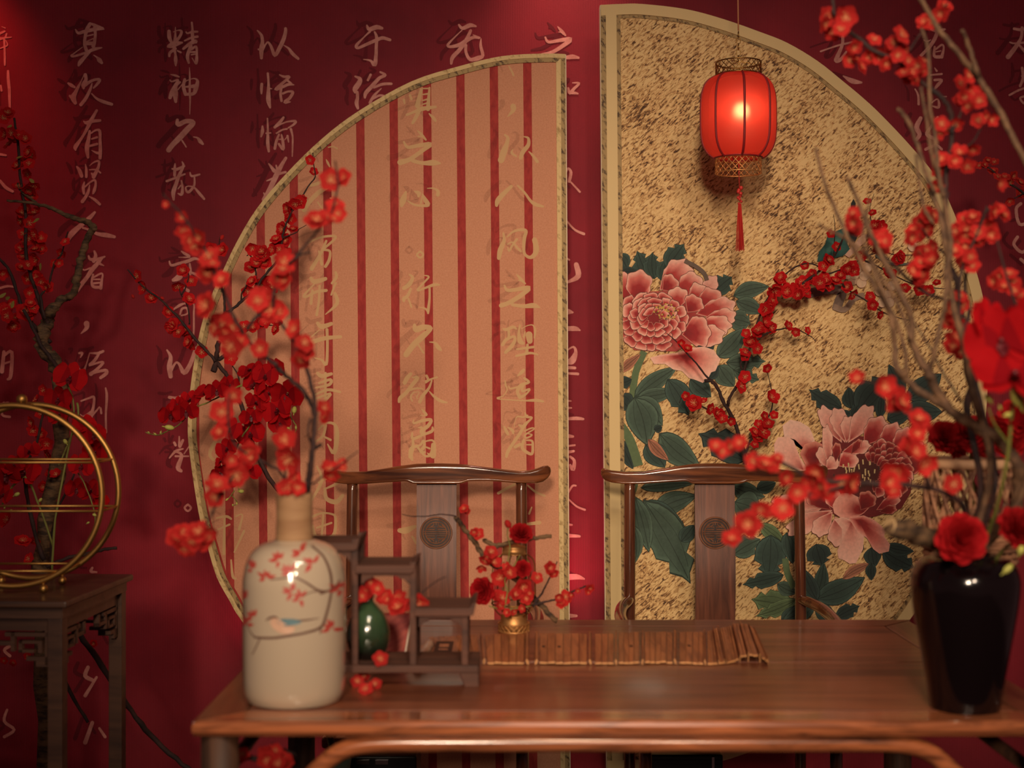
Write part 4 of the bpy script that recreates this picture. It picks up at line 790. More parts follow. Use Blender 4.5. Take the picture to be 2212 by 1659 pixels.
blb = lc+Vector((0, -.050, lz(248)))
obj('bulb', ball(blb, .017, 12, 8), mat('lit_bulb', (1, .8, .5, 1), emit=((1, .64, .40, 1), 25)), ln, smooth=True)
obj('socket', lathe([(.010, .016), (.012, .04), (.004, .055)], blb, 12), M['dark_brass'], ln)
hk = [tube([(lc.x+.0565*math.cos(a), lc.y+.0565*math.sin(a), lc.z+lz(140)), (lc.x, lc.y, lc.z+lz(133))], .0011, 5) for a in (0, 2.09, 4.19)]
obj('hanger', join(*hk), M['dark_brass'], ln)
for i in range(5):                                 # chain links, alternately turned
    zc = lc.z+lz(127-i*13); h, w_ = .0085, .0052
    pts = [(lc.x+(w_*math.cos(a) if i % 2 else 0), lc.y+(0 if i % 2 else w_*math.cos(a)), zc+h*math.sin(a)) for a in [2*math.pi*j/14 for j in range(14)]]
    obj('chain_link', tube(pts, .0011, 5, closed=True), M['dark_brass'], ln, smooth=True)
obj('cord', tube([(lc.x, lc.y, lc.z+lz(66)), (lc.x-.001, lc.y, lc.z+lz(0)), (lc.x-.004, lc.y, lc.z+lz(-400))], .0019, 6), M['cord'], ln, smooth=True, label='tan hanging cord')
tl = [tube([(lc.x+.001, lc.y, lc.z+lz(352)), (lc.x+.0025, lc.y, lc.z+lz(405))], .0012, 5)]
for i in range(9):
    a = i*.9; zc = lc.z+lz(406+i*4.2); tl.append(ball((lc.x+.003+.0038*math.cos(a*2), lc.y+.0038*math.sin(a*2), zc), .0052-.0002*i, 8, 5))
ts = obj('tassel', join(*tl), M['tassel'], ln, smooth=True, label='knotted red silk tassel')
fr = []
for i in range(46):
    a = R.uniform(0, 6.28); r = R.uniform(0, 1)**.5
    fr.append(tube([(lc.x+.0032+.0035*r*math.cos(a), lc.y+.0035*r*math.sin(a), lc.z+lz(440)), (lc.x+.0032+.008*r*math.cos(a), lc.y+.008*r*math.sin(a), lc.z+lz(490)), (lc.x+.0035+.0115*r*math.cos(a+.1), lc.y+.0115*r*math.sin(a+.1), lc.z+lz(540+R.uniform(-5, 4)))], .0007, 3))
obj('strands', join(*fr), M['tassel'], ts, kind='stuff')

# ---------------------------------------------------------------- vases
wv = P(636, 1510, 2.245); wv.z = TZ
k = 2.245/F
vz = lambda y: P(0, y, 2.245).z-TZ
v = thing('tall_vase', 'white glazed bottle vase painted with a bird on a branch, bare clay neck', 'vase', wv)
R0 = 110*k
body = cr([(.0, .0), (R0*.80, .0), (R0*.93, .006), (R0*.985, .022), (R0*1.0, .06), (R0*1.005, .12), (R0*1.005, vz(1265)), (R0*.985, vz(1240)), (R0*.93, vz(1213)), (R0*.83, vz(1192)), (R0*.66, vz(1176)), (R0*.45, vz(1168)), (R0*.385, vz(1165))], 3)
obj('body', lathe(body, wv, 72, cap=False), M['white_glaze'], v, smooth=True, label='glossy white glazed body')
neck = [(40*k, vz(1169)), (39.5*k, vz(1150)), (38.5*k, vz(1120)), (39*k, vz(1090)), (40*k, vz(1073)), (39.5*k, vz(1066)), (37.5*k, vz(1064)), (34*k, vz(1066)), (33*k, vz(1090)), (33*k, vz(1160))]
obj('neck', lathe(neck, wv, 48, cap=False), M['bare_clay'], v, smooth=True, label='unglazed tan clay neck')
fe = crop(300, 780, 2.861)
def rad_at(z):
    for (r0, z0), (r1, z1) in zip(body, body[1:]):
        if z0 <= z <= z1 and z1 > z0: return r0+(r1-r0)*(z-z0)/(z1-z0)
    return R0
def on_vase(px, py, lift=.0004):
    """brushwork laid on the glaze: height from the picture row, angle from the column"""
    z = vz(py); r = rad_at(z)+lift; s_ = max(-.985, min(.985, (px-636)*k/r)); a = math.asin(s_)
    return Vector((wv.x+r*math.sin(a), wv.y-r*math.cos(a), wv.z+z))
def brush(pts, wd):
    q = cr(pts, 5); A, B = [], []
    for i, p in enumerate(q):
        a, b = q[max(i-1, 0)], q[min(i+1, len(q)-1)]; tx, ty = b[0]-a[0], b[1]-a[1]; l = math.hypot(tx, ty) or 1
        h = (p[2] if len(p) > 2 else wd)/2
        A.append((p[0]-ty/l*h, p[1]+tx/l*h)); B.append((p[0]+ty/l*h, p[1]-tx/l*h))
    V = [on_vase(*p) for p in A+B]; n = len(A)
    return V, [(i, i+1, n+i+1, n+i) for i in range(n-1)]
def fp(pts, w_=None): return [fe(p[0], p[1])+((p[2]/2.861,) if len(p) > 2 else ()) for p in pts]
br = [brush(fp(s_), 0) for s_ in (nums("1090,1125,8 1160,1180,10 1200,1260,12 1215,1340,13 1210,1430,12 1185,1540,14 1160,1600,16 1080,1625,14 980,1640,15 880,1655,14 760,1662,12"), nums("1255,1335,8 1235,1370,11 1190,1390,14 1140,1375,12 1080,1330,12 1010,1290,10"), nums("860,1310,5 920,1302,8 1010,1290,8"), nums("1190,1390,10 1160,1400,10 1155,1385,6"), nums("1060,1405,4 1110,1385,6 1150,1385,6"), nums("760,1662,10 720,1620,5 690,1560,4 690,1490,3"), nums("800,1660,8 760,1740,7 740,1770,5"), nums("1160,1600,9 1155,1640,6"), nums("930,1250,4 980,1240,4"))]
obj('painted_branch', join(*br), M['brown_paint'], v, label='painted brown branch')
lv = []
for x, y in ((745,1260),(910,1195),(835,1300),(985,1270),(1040,1160),(1110,1225),(1000,1380),(1045,1420),(685,1450),(750,1545),(700,1600),(1215,1620),(1260,1390)):
    for j in range(5):
        a = R.uniform(0, 6.28) if j > 3 else 1.2+j*.7+R.uniform(-.3, .3); l = R.uniform(44, 72)
        p = [(x+8*math.cos(a), y-8*math.sin(a), 5), (x+l*.5*math.cos(a), y-l*.5*math.sin(a), 23), (x+l*math.cos(a), y-l*math.sin(a), 4)]
        lv.append(brush(fp(p), 0))
obj('painted_leaves', join(*lv), M['red_paint'], v, label='painted red leaves', kind='stuff')
def patch(pts): 
    q = cr(pts+[pts[0]], 3)[:-1]; c = (sum(p[0] for p in q)/len(q), sum(p[1] for p in q)/len(q))
    V = [on_vase(*fe(*p), .0006) for p in q]+[on_vase(*fe(*c), .0006)]
    return V, [(i, (i+1) % len(q), len(q)) for i in range(len(q))]
obj('painted_bird', join(withmat(patch([(865,1550),(900,1535),(960,1570),(1010,1590),(1000,1620),(950,1630),(900,1610),(870,1580)]), 0), withmat(patch([(905,1545),(960,1538),(1030,1545),(1050,1565),(990,1580),(930,1578)]), 1), withmat(brush(fp(nums("1030,1552,10 1090,1550,9 1150,1545,3")), 0), 2), withmat(brush(fp(nums("835,1555,4 865,1535,12 900,1530,10 915,1545,3")), 0), 2)), [M['pale_paint'], M['blue_paint'], M['brown_paint']], v, label='painted bird with blue-grey wings')

bv = P(2084, 1527, 2.19); bv.z = TZ; k = 2.19/F
bz = lambda y: P(0, y, 2.19).z-TZ
v = thing('shouldered_vase', 'glossy black shouldered vase filled with twigs and red flowers', 'vase', bv)
obj('body', lathe(cr([(0, .0), (66*k, 0), (74*k, .004), (80*k, bz(1480)), (94*k, bz(1400)), (108*k, bz(1320)), (114*k, bz(1270)), (113*k, bz(1243)), (104*k, bz(1220)), (86*k, bz(1206)), (68*k, bz(1202)), (66*k, bz(1196))], 3)+[(62*k, bz(1195)), (60*k, bz(1206)), (58*k, bz(1260))], bv, 64, cap=False), M['black_glaze'], v, smooth=True)

# ---------------------------------------------------------------- stepped display stand with the green vase
ZS0, ZS1 = 2.345, 2.455
def sx(px, d=ZS0): return (px-CX)/F*d
def sz(py, d=ZS0): return P(0, py, d).z
sd = thing('display_stand', 'small dark wooden stepped display stand beside the white vase', 'stand', (sx(850), (ZS0+ZS1)/2, TZ))
obj('base_board', box(sx(672), sx(1034), ZS0-.008, ZS1+.008, sz(1452), sz(1436)), M['stand_wood'], sd, bevel=.002)
for x0, x1 in ((1004, 1034), (674, 704)):
    for y in (ZS0-.006, ZS1-.018):
        obj('foot', prism([(sx(x0), TZ), (sx(x1), TZ), (sx(x1), sz(1452)), (sx(x0-12 if x0 > 900 else x0), sz(1452))] if x0 > 900 else [(sx(x0), TZ), (sx(x1), TZ), (sx(x1+12), sz(1452)), (sx(x0), sz(1452))], y, y+.024), M['stand_wood'], sd, bevel=.001)
def step(x0, x1, ytop, lip):
    z1 = sz(ytop); z0 = sz(ytop+17)
    pts = [(sx(x0), z0), (sx(x1-14), z0), (sx(x1-6), z0+.002), (sx(x1), sz(ytop-lip)), (sx(x1-7), sz(ytop-lip)-.001), (sx(x1-16), z1), (sx(x0), z1)]
    obj('step', prism(pts, ZS0-.006, ZS1+.006), M['stand_wood'], sd, bevel=.001)
step(896, 1029, 1313, 12); step(768, 900, 1221, 9); step(652, 778, 1172, 10)
for px, top in ((1004, 1330), (892, 1214), (766, 1164), (660, 1189)):
    for y in (ZS0, ZS1-.014):
        obj('upright', box(sx(px-7), sx(px+7), y, y+.014, sz(1437), sz(top)), M['stand_wood'], sd, bevel=.0012)
for x0, x1, yt in ((905, 998, 1330), (780, 885, 1238), (672, 758, 1189)):  # scalloped brackets under each step
    for y in (ZS0+.002, ZS1-.010):
        w_ = sx(x1)-sx(x0); a = [(sx(x0), sz(yt)), (sx(x1), sz(yt)), (sx(x1), sz(yt+26))]
        a += [(sx(x1)-w_*t, sz(yt+h)) for t, h in ((.06, 20), (.12, 14), (.2, 12), (.26, 7), (.5, 6), (.74, 7), (.8, 12), (.88, 14), (.94, 20))]+[(sx(x0), sz(yt+26))]
        obj('bracket', prism(a, y, y+.006), M['stand_wood'], sd)
gv = Vector((sx(795, 2.40), 2.40, sz(1436)))
v = thing('bud_vase', 'small round green glazed bud vase standing on the stepped stand', 'vase', gv)
k = 2.40/F; gz = lambda y: P(0, y, 2.40).z-gv.z
obj('body', lathe(cr([(0, 0), (24*k, 0), (30*k, .003), (41*k, gz(1402)), (47*k, gz(1378)), (45*k, gz(1352)), (35*k, gz(1325)), (21*k, gz(1308)), (13*k, gz(1300)), (11.5*k, gz(1293)), (15*k, gz(1286))], 4)+[(12*k, gz(1285)), (9*k, gz(1294))], gv, 40, cap=False), M['green_glaze'], v, smooth=True)

# ---------------------------------------------------------------- bamboo slip scroll and small things on the table
def on_table(px, py, h=0):                         # point on the table top seen at a picture position
    d = (H-TZ-h)*F/(py-CY); return Vector(((px-CX)/F*d, d, TZ+h))
sc = thing('bamboo_scroll', 'unrolled bamboo slip scroll lying across the table', 'scroll', on_table(1330, 1405))
fr_, nn = crop(1000, 1320, 3.16), 0
tops = cr(nums("930,1380 1000,1377 1100,1374 1200,1373 1300,1373 1370,1371 1440,1370 1520,1369 1545,1362 1575,1359 1605,1361 1630,1366"), 6)
bots = cr(nums("940,1432 1010,1434 1100,1436 1200,1436 1300,1436 1370,1436 1440,1434 1520,1437 1560,1436 1590,1432 1625,1430 1662,1437"), 6)
ns = 66
proud = {8, 14, 15, 22, 26, 31, 37, 42, 46, 49, 55, 58, 62, 65}
slat_v = []
for i in range(ns):
    t = i/ns; t2 = (i+.93)/ns
    def at(c, t): 
        q = t*(len(c)-1); a = int(q); b = min(a+1, len(c)-1); s_ = q-a
        return c[a][0]+(c[b][0]-c[a][0])*s_, c[a][1]+(c[b][1]-c[a][1])*s_
    lift = .0006+.0010*R.random()+(.010*max(0, math.sin((t-.80)/.2*math.pi)) if t > .80 else 0)
    a, b = on_table(*at(bots, t)), on_table(*at(bots, t2)); c, d = on_table(*at(tops, t2)), on_table(*at(tops, t))
    jy = R.uniform(-.004, .003); th = .0035
    if i in proud:                                 # a slip standing on its edge between the flat ones
        m1 = (a+b)/2; m2 = (c+d)/2; u = (b-a)*.16; hh = .0085
        q = [m1-u, m1+u, m2+u, m2-u]; z0 = .0003; z1 = hh+lift
        tilt = (b-a)*R.uniform(-.3, .3)
    else: q = [a, b, c, d]; z0 = lift; z1 = lift+th; tilt = Vector((0, 0, 0))
    q = [p+Vector((0, jy, 0)) for p in q]
    sk = R.uniform(-.0008, .0008)
    V = [p+Vector((0, 0, z0)) for p in q]+[p+tilt+Vector((0, 0, z1+(sk if j in (1, 2) else -sk))) for j, p in enumerate(q)]
    slat = obj('slip', (V, [(0,3,2,1),(4,5,6,7),(0,1,5,4),(1,2,6,5),(2,3,7,6),(3,0,4,7)], [0, 0, 1, 0, 1, 0]), [M['bamboo'], M['bamboo_end']], sc, bevel=.0006)
    if i in (6, 16, 18, 29, 39):                   # small dark marks on a few slips
        mp = (V[4]+V[5]+V[6]+V[7])/4+Vector((0, 0, .0006)); obj('ink_mark', box(mp.x-.0028, mp.x+.0028, mp.y-.006, mp.y+.010, mp.z, mp.z+.0002), M['label_ink'], slat)
t_ = on_table(960, 1408)
cov = obj('cover_slip', box(t_.x-.036, t_.x+.028, t_.y-.10, t_.y+.10, TZ+.0058, TZ+.0095), M['bamboo'], sc, label='broad cover slip with a dark printed label', bevel=.001)
lb = []
x0, x1, y0, y1, z = t_.x-.018, t_.x+.016, t_.y-.055, t_.y+.055, TZ+.0097
lb.append(box(x0, x1, y0, y1, z, z+.0003))
obj('printed_label', join(*lb), M['label_ink'], cov)
obj('label_seal', join(box(x0+.008, x1-.008, y0+.052, y0+.082, z+.0003, z+.0006), box(x0+.008, x1-.008, y0+.022, y0+.034, z+.0003, z+.0006)), M['bamboo'], cov)
roll_a, roll_b = on_table(905, 1425, .012), on_table(928, 1392, .012)
rl = tag(obj('scroll_roller', join(tube([roll_a, roll_a+(roll_b-roll_a)*.3, roll_a+(roll_b-roll_a)*.34, roll_a+(roll_b-roll_a)*.62, roll_a+(roll_b-roll_a)*.66, roll_b], [.0105, .0115, .0098, .0112, .0098, .0105], 14, 2)), M['white_bead'], smooth=True, at=on_table(916, 1410)), 'short white ceramic roller lying beside the bamboo scroll', 'roller')
b0 = on_table(800, 1418)
bk = thing('paper_packet', 'red marbled paper packet leaning behind the green vase', 'packet', b0)
bw_ = on_table(872, 1418).x
obj('cover', ([Vector((b0.x, b0.y, TZ)), Vector((bw_, b0.y, TZ)), Vector((bw_+.012, b0.y+.025, TZ+.075)), Vector((b0.x, b0.y+.025, TZ+.075)), Vector((b0.x, b0.y+.018, TZ)), Vector((bw_, b0.y+.018, TZ)), Vector((bw_+.012, b0.y+.043, TZ+.075)), Vector((b0.x, b0.y+.043, TZ+.075))], [(0,1,2,3),(7,6,5,4),(0,4,5,1),(1,5,6,2),(2,6,7,3),(3,7,4,0)]), M['red_paper'], bk, bevel=.002)
obj('pale_edge', tube([(bw_+.002, b0.y-.001, TZ+.001), (bw_+.014, b0.y+.024, TZ+.076)], .0022, 6), M['white_bead'], bk, label='pale bound edge')
rg = on_table(850, 1424)
tag(obj('glass_pebble', ball(rg+Vector((0, 0, .008)), .014, 14, 8, (1.2, .8, .57)), M['red_glass'], smooth=True, at=rg), 'shiny red glass pebble lying behind the stepped stand', 'pebble')

# ---------------------------------------------------------------- brass candle lantern
ZB = 2.868; bl = P(1110, 1362, ZB); bl.z = TZ
k = ZB/F; cz = lambda y: P(0, y, ZB).z-TZ
cl = thing('candle_lantern', 'small brass candle lantern wrapped in a plum sprig with red flowers', 'lantern', bl)
obj('base_ring', join(collar(bl, 33*k, .0008, cz(1346), 18, .0011, 1.5), lathe([(30*k, .001), (30*k, cz(1346))], bl, 32)), M['brass'], cl, smooth=True)
obj('drum', lathe([(30*k, cz(1347)), (29*k, cz(1345)), (27.5*k, cz(1330)), (28*k, cz(1328)), (20*k, cz(1326))], bl, 36), M['brass'], cl, smooth=True)
obj('cap', lathe([(27*k, cz(1196)), (26*k, cz(1198)), (25*k, cz(1184)), (26.5*k, cz(1181)), (20*k, cz(1179)), (8*k, cz(1175)), (2*k, cz(1172))], bl, 32), M['brass'], cl, smooth=True)
for j in range(6):
    a = .3+math.pi/3*j
    pts = [(26*k, 1197), (40*k, 1206), (47*k, 1222), (48*k, 1262), (48*k, 1300), (40*k, 1318), (28*k, 1329)]
    obj('cage_wire', tube([(bl.x+r*math.cos(a), bl.y+r*math.sin(a), bl.z+cz(y)) for r, y in pts], .0014, 6, 3), M['dark_brass'], cl, smooth=True)
obj('cage_hoop', tube([(bl.x+48*k*math.cos(a*.26), bl.y+48*k*math.sin(a*.26), bl.z+cz(1303)) for a in range(24)], .0016, 6, closed=True), M['dark_brass'], cl, smooth=True)
for dx in (-22, 16): obj('inner_tube', tube([(bl.x+dx*k, bl.y-.012, bl.z+cz(1322)), (bl.x+dx*k, bl.y-.012, bl.z+cz(1212))], .0026, 8), M['brass'], cl, smooth=True)

# ---------------------------------------------------------------- woven basket behind the black vase
bs = P(2096, 1420, 2.52); bs.z = TZ; k = 2.52/F; kz = lambda y: P(0, y, 2.52).z-TZ
bk = thing('woven_basket', 'tall woven bamboo basket standing behind the black vase', 'basket', bs)
def br_(y): return {0: 0}.get(y) or (88 if y < 1010 else 92+(y-1010)*.03 if y < 1170 else 97-(y-1170)*.13)*k
obj('rim', tube([(bs.x+88*k*math.cos(a*.2094), bs.y+88*k*math.sin(a*.2094), bs.z+kz(1000)) for a in range(30)], .0095, 8, closed=True), M['rim'], bk, smooth=True, label='flat bamboo rim')
for s_ in (1, -1):
    for j in range(18):
        pts = []
        for q in range(9):
            y = 1004+q*18; a = 2*math.pi*(j+s_*q*.24)/18; pts.append((bs.x+(br_(y)+s_*.0012)*math.cos(a), bs.y+(br_(y)+s_*.0012)*math.sin(a), bs.z+kz(y)))
        obj('splint', tube(pts, .0036, 6), M['wicker'], bk, smooth=True)
for j in range(20):
    a = 2*math.pi*j/20
    obj('stake', tube([(bs.x+(br_(y)-.004)*math.cos(a), bs.y+(br_(y)-.004)*math.sin(a), bs.z+max(kz(y), .004)) for y in (1004, 1060, 1120, 1180, 1250, 1340, 1440)], .0040, 6), M['wicker'], bk, smooth=True)
for y in (1150, 1158, 1166, 1174, 1182, 1195, 1210, 1225, 1240, 1260, 1280, 1300, 1320, 1340, 1360, 1380, 1400, 1420, 1438):
    obj('weave_hoop', tube([(bs.x+(br_(y)+.002*(-1)**a)*math.cos(a*.157), bs.y+(br_(y)+.002*(-1)**a)*math.sin(a*.157), bs.z+max(kz(y), .005)) for a in range(40)], .0045, 6, closed=True), M['wicker'], bk, smooth=True)
obj('bottom', lathe([(br_(1440), .001), (br_(1440), .006), (0, .006)], bs, 24), M['wicker'], bk)

# ---------------------------------------------------------------- flower stand with the gold ring rack
HT = .8805; fx1, fy0 = (143-CX)/F*2.74, 2.74
fo = Vector((fx1-.20, fy0+.20, 0)); Q = Matrix.Translation(Vector((fx1, fy0, 0))) @ Matrix.Rotation(math.radians(-3.5), 4, 'Z')
fs = thing('flower_stand', 'dark wooden square flower stand with carved fretwork aprons', 'stand', fo)
def L(vf): return xf(vf, Q)
obj('top', L(box(-.40, 0, 0, .40, HT-.014, HT)), M['dark_wood'], fs, bevel=.004)
obj('waist', L(box(-.388, -.012, .012, .388, HT-.036, HT-.014)), M['dark_wood'], fs)
for x in (-.382, -.018-.026):
    for y in (.014, .36):
        obj('leg', L(box(x, x+.030, y, y+.030, 0, HT-.036)), M['dark_wood'], fs, bevel=.002)
def fretwork(along, y):                            # carved apron: a rail with hooked key pattern hanging below
    A = []
    def seg(x0, x1, z0, z1):
        A.append(box(x0, x1, y, y+.012, HT+z0, HT+z1) if along == 'x' else box(-y-.012, -y, x0, x1, HT+z0, HT+z1))
    a, b = (-.352, -.044) if along == 'x' else (.044, .360)
    seg(a, b, -.062, -.036)
    for s_ in (0, 1):
        def m(u0, u1, z0, z1):
            if s_ == 0: seg(a+u0, a+u1, z0, z1)
            else: seg(b-u1, b-u0, z0, z1)
        m(0, .008, -.130, -.062); m(0, .09, -.074, -.066); m(.014, .022, -.106, -.082); m(.022, .062, -.088, -.082); m(.054, .062, -.106, -.082)
        m(.030, .062, -.106, -.100); m(0, .046, -.122, -.114); m(.070, .078, -.104, -.066); m(.078, .120, -.092, -.084); m(.112, .120, -.092, -.066); m(0, .026, -.134, -.122)
    return join(*A)
for d, y in (('x', .022), ('x', .366), ('y', .022), ('y', .366)): obj('fretwork_apron', L(fretwork(d, y)), M['dark_wood'], fs)
for y in (.024, .368): obj('low_stretcher', L(box(-.36, -.04, y, y+.018, .10, .13)), M['dark_wood'], fs)
for x in (-.374, -.040): obj('low_stretcher', L(box(x, x+.018, .04, .36, .10, .13)), M['dark_wood'], fs)

r1 = P(25, 1080, 2.85); r2 = P(71, 1064, 2.97); RR = .1855
gr = thing('ring_rack', 'gold double ring rack with crossbars standing on the dark flower stand', 'rack', (r1.x, 2.91, HT))
rz = HT+RR+.0145
for d in (2.85, 2.97):
    obj('hoop', tube([(r1.x+RR*math.cos(a*math.pi/48), d, rz+RR*math.sin(a*math.pi/48)) for a in range(96)], .0062, 10, closed=True), M['gold_tube'], gr, smooth=True)
    for z in (1.149, 1.049, .926):
        h = math.sqrt(max(RR**2-(z-rz)**2, 0)); obj('crossbar', tube([(r1.x-h, d, z), (r1.x+h, d, z)], .0026, 8), M['gold_tube'], gr, smooth=True)
    for s_ in (-1, 1):
        a = -math.pi/2+s_*.36; fx = r1.x+RR*math.cos(a); fz = rz+RR*math.sin(a)
        obj('ball_foot', join(ball((fx, d, HT+.0092), .009, 12, 8), tube([(fx, d, HT+.012), (fx, d, fz)], .0025, 6)), M['gold_tube'], gr, smooth=True)
for z in (1.149, 1.049, .926):
    h = math.sqrt(max(RR**2-(z-rz)**2, 0))
    for s_ in (-1, 1): obj('spacer_bar', tube([(r1.x+s_*h, 2.85, z), (r1.x+s_*h, 2.97, z)], .0026, 8), M['gold_tube'], gr, smooth=True)
obj('top_spacer', tube([(r1.x, 2.85, rz+RR), (r1.x, 2.97, rz+RR)], .003, 8), M['gold_tube'], gr, smooth=True)
obj('top_knob', ball((r1.x, 2.91, rz+RR+.0115), .0115, 14, 10), M['gold_tube'], gr, smooth=True)

# ---------------------------------------------------------------- cases half hidden under the table
for nm, x0, x1, d, yt, lab in (('speaker_case', 1394, 1562, 3.40, 1631, 'black slatted case with a chrome strip standing under the table behind the gold screen chair'), ('equipment_case', 752, 900, 3.30, 1634, 'black equipment case with silver trim standing under the table behind the white vase')):
    a, b = (x0-CX)/F*d, (x1-CX)/F*d; z1 = P(0, yt, d).z
    e = thing(nm, lab, 'case', ((a+b)/2, d+.08, 0))
    obj('body', box(a, b, d, d+.16, 0, z1), M['black_case'], e, bevel=.004)
    if nm == 'speaker_case':
        for j in range(16): obj('slat', box(a+.006, b-.006, d-.003, d, z1-.012-.012*j-.005, z1-.012-.012*j), M['black_case'], e)
        obj('chrome_strip', box(b-.028, b-.022, d-.005, d, .05, z1-.004), M['chrome'], e)
    else:
        for j in range(2): obj('latch', box(a+.02+.045*j, a+.05+.045*j, d-.004, d, z1-.018, z1-.008), M['chrome'], e)

# ---------------------------------------------------------------- plants: shared flower meshes
def petal_grid(ln, w, cup, curl, rows=4, cols=5, a=0, z0=0, r0=.06, ruffle=0):
    """one petal along direction a: rows out from the heart, cols across"""
    V, Fc = [], []; ca, sa = math.cos(a), math.sin(a); ph = R.uniform(0, 6)
    for i in range(rows+1):
        u = i/rows; half = w*(math.sin(min(u*1.0+.10, 1)*math.pi*.62)**.8)*(1 if u < .75 else math.sqrt(max(1-((u-.75)/.25)**2*.72, .05)))
        for j in range(cols):
            v = -1+2*j/(cols-1)
            x = r0+(ln-r0)*u*(1-.10*v*v*u); y = half*v
            z = z0+cup*u**1.4-curl*max(0, u-.6)**2*6*ln+.16*w*v*v*u+ruffle*math.sin(ph+v*5)*u*u
            V.append(Vector((x*ca-y*sa, x*sa+y*ca, z)))
    for i in range(rows):
        for j in range(cols-1): b = i*cols+j; Fc.append((b, b+1, b+cols+1, b+cols))
    return V, Fc
def blossom(var):
    pr_, al = [], []
    n = 5; cup = (.10, .30, .14, .60, .20)[var]; c0 = R.uniform(0, 6)
    for i in range(n): pr_.append(withmat(petal_grid(1, .47, cup*R.uniform(.8, 1.2), R.uniform(-.02, .07), 4, 5, c0+2*math.pi*i/n+R.uniform(-.12, .12), 0, .06, .05), 0))
    if var in (2, 4):
        for i in range(n): pr_.append(withmat(petal_grid(.66, .34, .34, .02, 3, 4, c0+.63+2*math.pi*i/n+R.uniform(-.15, .15), .06, .05, .05), 0))
    pr_.append(withmat(ball((0, 0, .03), .13, 6, 4, (1, 1, .5)), 2))
    for i in range(11):
        a = 2*math.pi*i/11+R.uniform(-.2, .2); l = R.uniform(.28, .46); h = R.uniform(.22, .38)
        p = Vector((l*math.cos(a), l*math.sin(a), h)); q = Vector((-math.sin(a), math.cos(a), 0))*.022
        pr_.append(([q*.6+Vector((0, 0, .08)), -q*.6+Vector((0, 0, .08)), p-q, p+q], [(0, 1, 2, 3)], [1]))
        pr_.append(withmat(ball(p, .040, 4, 3), 1))
    pr_.append(withmat(tube([(0, 0, .02), (0, 0, -.22)], [.16, .05], 6), 3))
    return join(*pr_)
def orchid():
    q = []
    for a, w_, l in ((math.pi/2, .34, 1.0), (math.pi*1.24, .32, .95), (math.pi*1.76, .32, .95)): q.append(withmat(petal_grid(l, w_, .10, .05, 5, 5, a, -.04, .05), 0))
    for a in (.12, math.pi-.12): 
        g_ = petal_grid(1.05, .68, .16, .08, 5, 7, a, .03, .05, .05); q.append((g_[0], g_[1], [3 if i < 12 else 0 for i in range(len(g_[1]))]))
    q.append(withmat(petal_grid(.42, .16, .30, 0, 3, 4, math.pi*1.5, .05, .02), 1))
    for a in (math.pi*1.36, math.pi*1.64): q.append(withmat(petal_grid(.28, .10, .26, 0, 2, 3, a, .06, .02), 1))
    q.append(withmat(ball((0, .02, .14), .09, 6, 5), 1)); q.append(withmat(tube([(0, 0, -.02), (0, .1, -.3)], .05, 5), 2))
    return join(*q)
def camellia():
    q = []
    for k, (l, n, cup) in enumerate(((1, 8, .25), (.86, 8, .45), (.70, 7, .62), (.52, 6, .74), (.34, 5, .8), (.2, 4, .82))):
        for i in range(n): q.append(withmat(petal_grid(l, .42*l+.06, cup, .05, 4, 5, 2*math.pi*i/n+k*.5+R.uniform(-.15, .15), -.12+k*.03, .04, .08), 0))
    return join(*q)
def mesh_of(name, vf, mats):
    me = bpy.data.meshes.new(name); me.from_pydata([tuple(p) for p in vf[0]], [], vf[1])
    for m in mats: me.materials.append(m)
    me.polygons.foreach_set('material_index', vf[2] if len(vf) > 2 else [0]*len(vf[1])); me.polygons.foreach_set('use_smooth', [True]*len(vf[1])); me.update(); return me
FL = {}
for key in ('petal', 'petal_dark'):
    FL[key] = [mesh_of('blossom', blossom(v_), [M[key], M['stamen'], M['heart'], M['twig']]) for v_ in (0, 1, 2, 3, 4, 0, 2)]
FL['orchid'] = [mesh_of('orchid_flower', orchid(), [M['orchid'], M['orchid_lip'], M['stem'], M['orchid_deep']]) for _ in range(4)]
FL['camellia'] = [mesh_of('camellia', camellia(), [M['camellia']]) for _ in range(3)]
FL['bud'] = [mesh_of('flower_bud', join(ball((0, 0, .1), .8, 8, 7, (.62, .62, 1)), tube([(0, 0, -.6), (0, 0, -1.1)], .1, 5)), [M['bud']])]
FL['red_bud'] = [mesh_of('red_bud', ball((0, 0, .1), .8, 8, 6, (.7, .7, 1)), [M['petal']])]
lf = petal_grid(1, .26, .12, .05, 5, 4, 0, 0, 0)
FL['leaf'] = [mesh_of('leaf', lf, [M['leaf']])]
NAME = {'petal': 'blossom', 'petal_dark': 'blossom', 'orchid': 'flower', 'camellia': 'flower', 'bud': 'bud', 'red_bud': 'bud', 'leaf': 'leaf'}
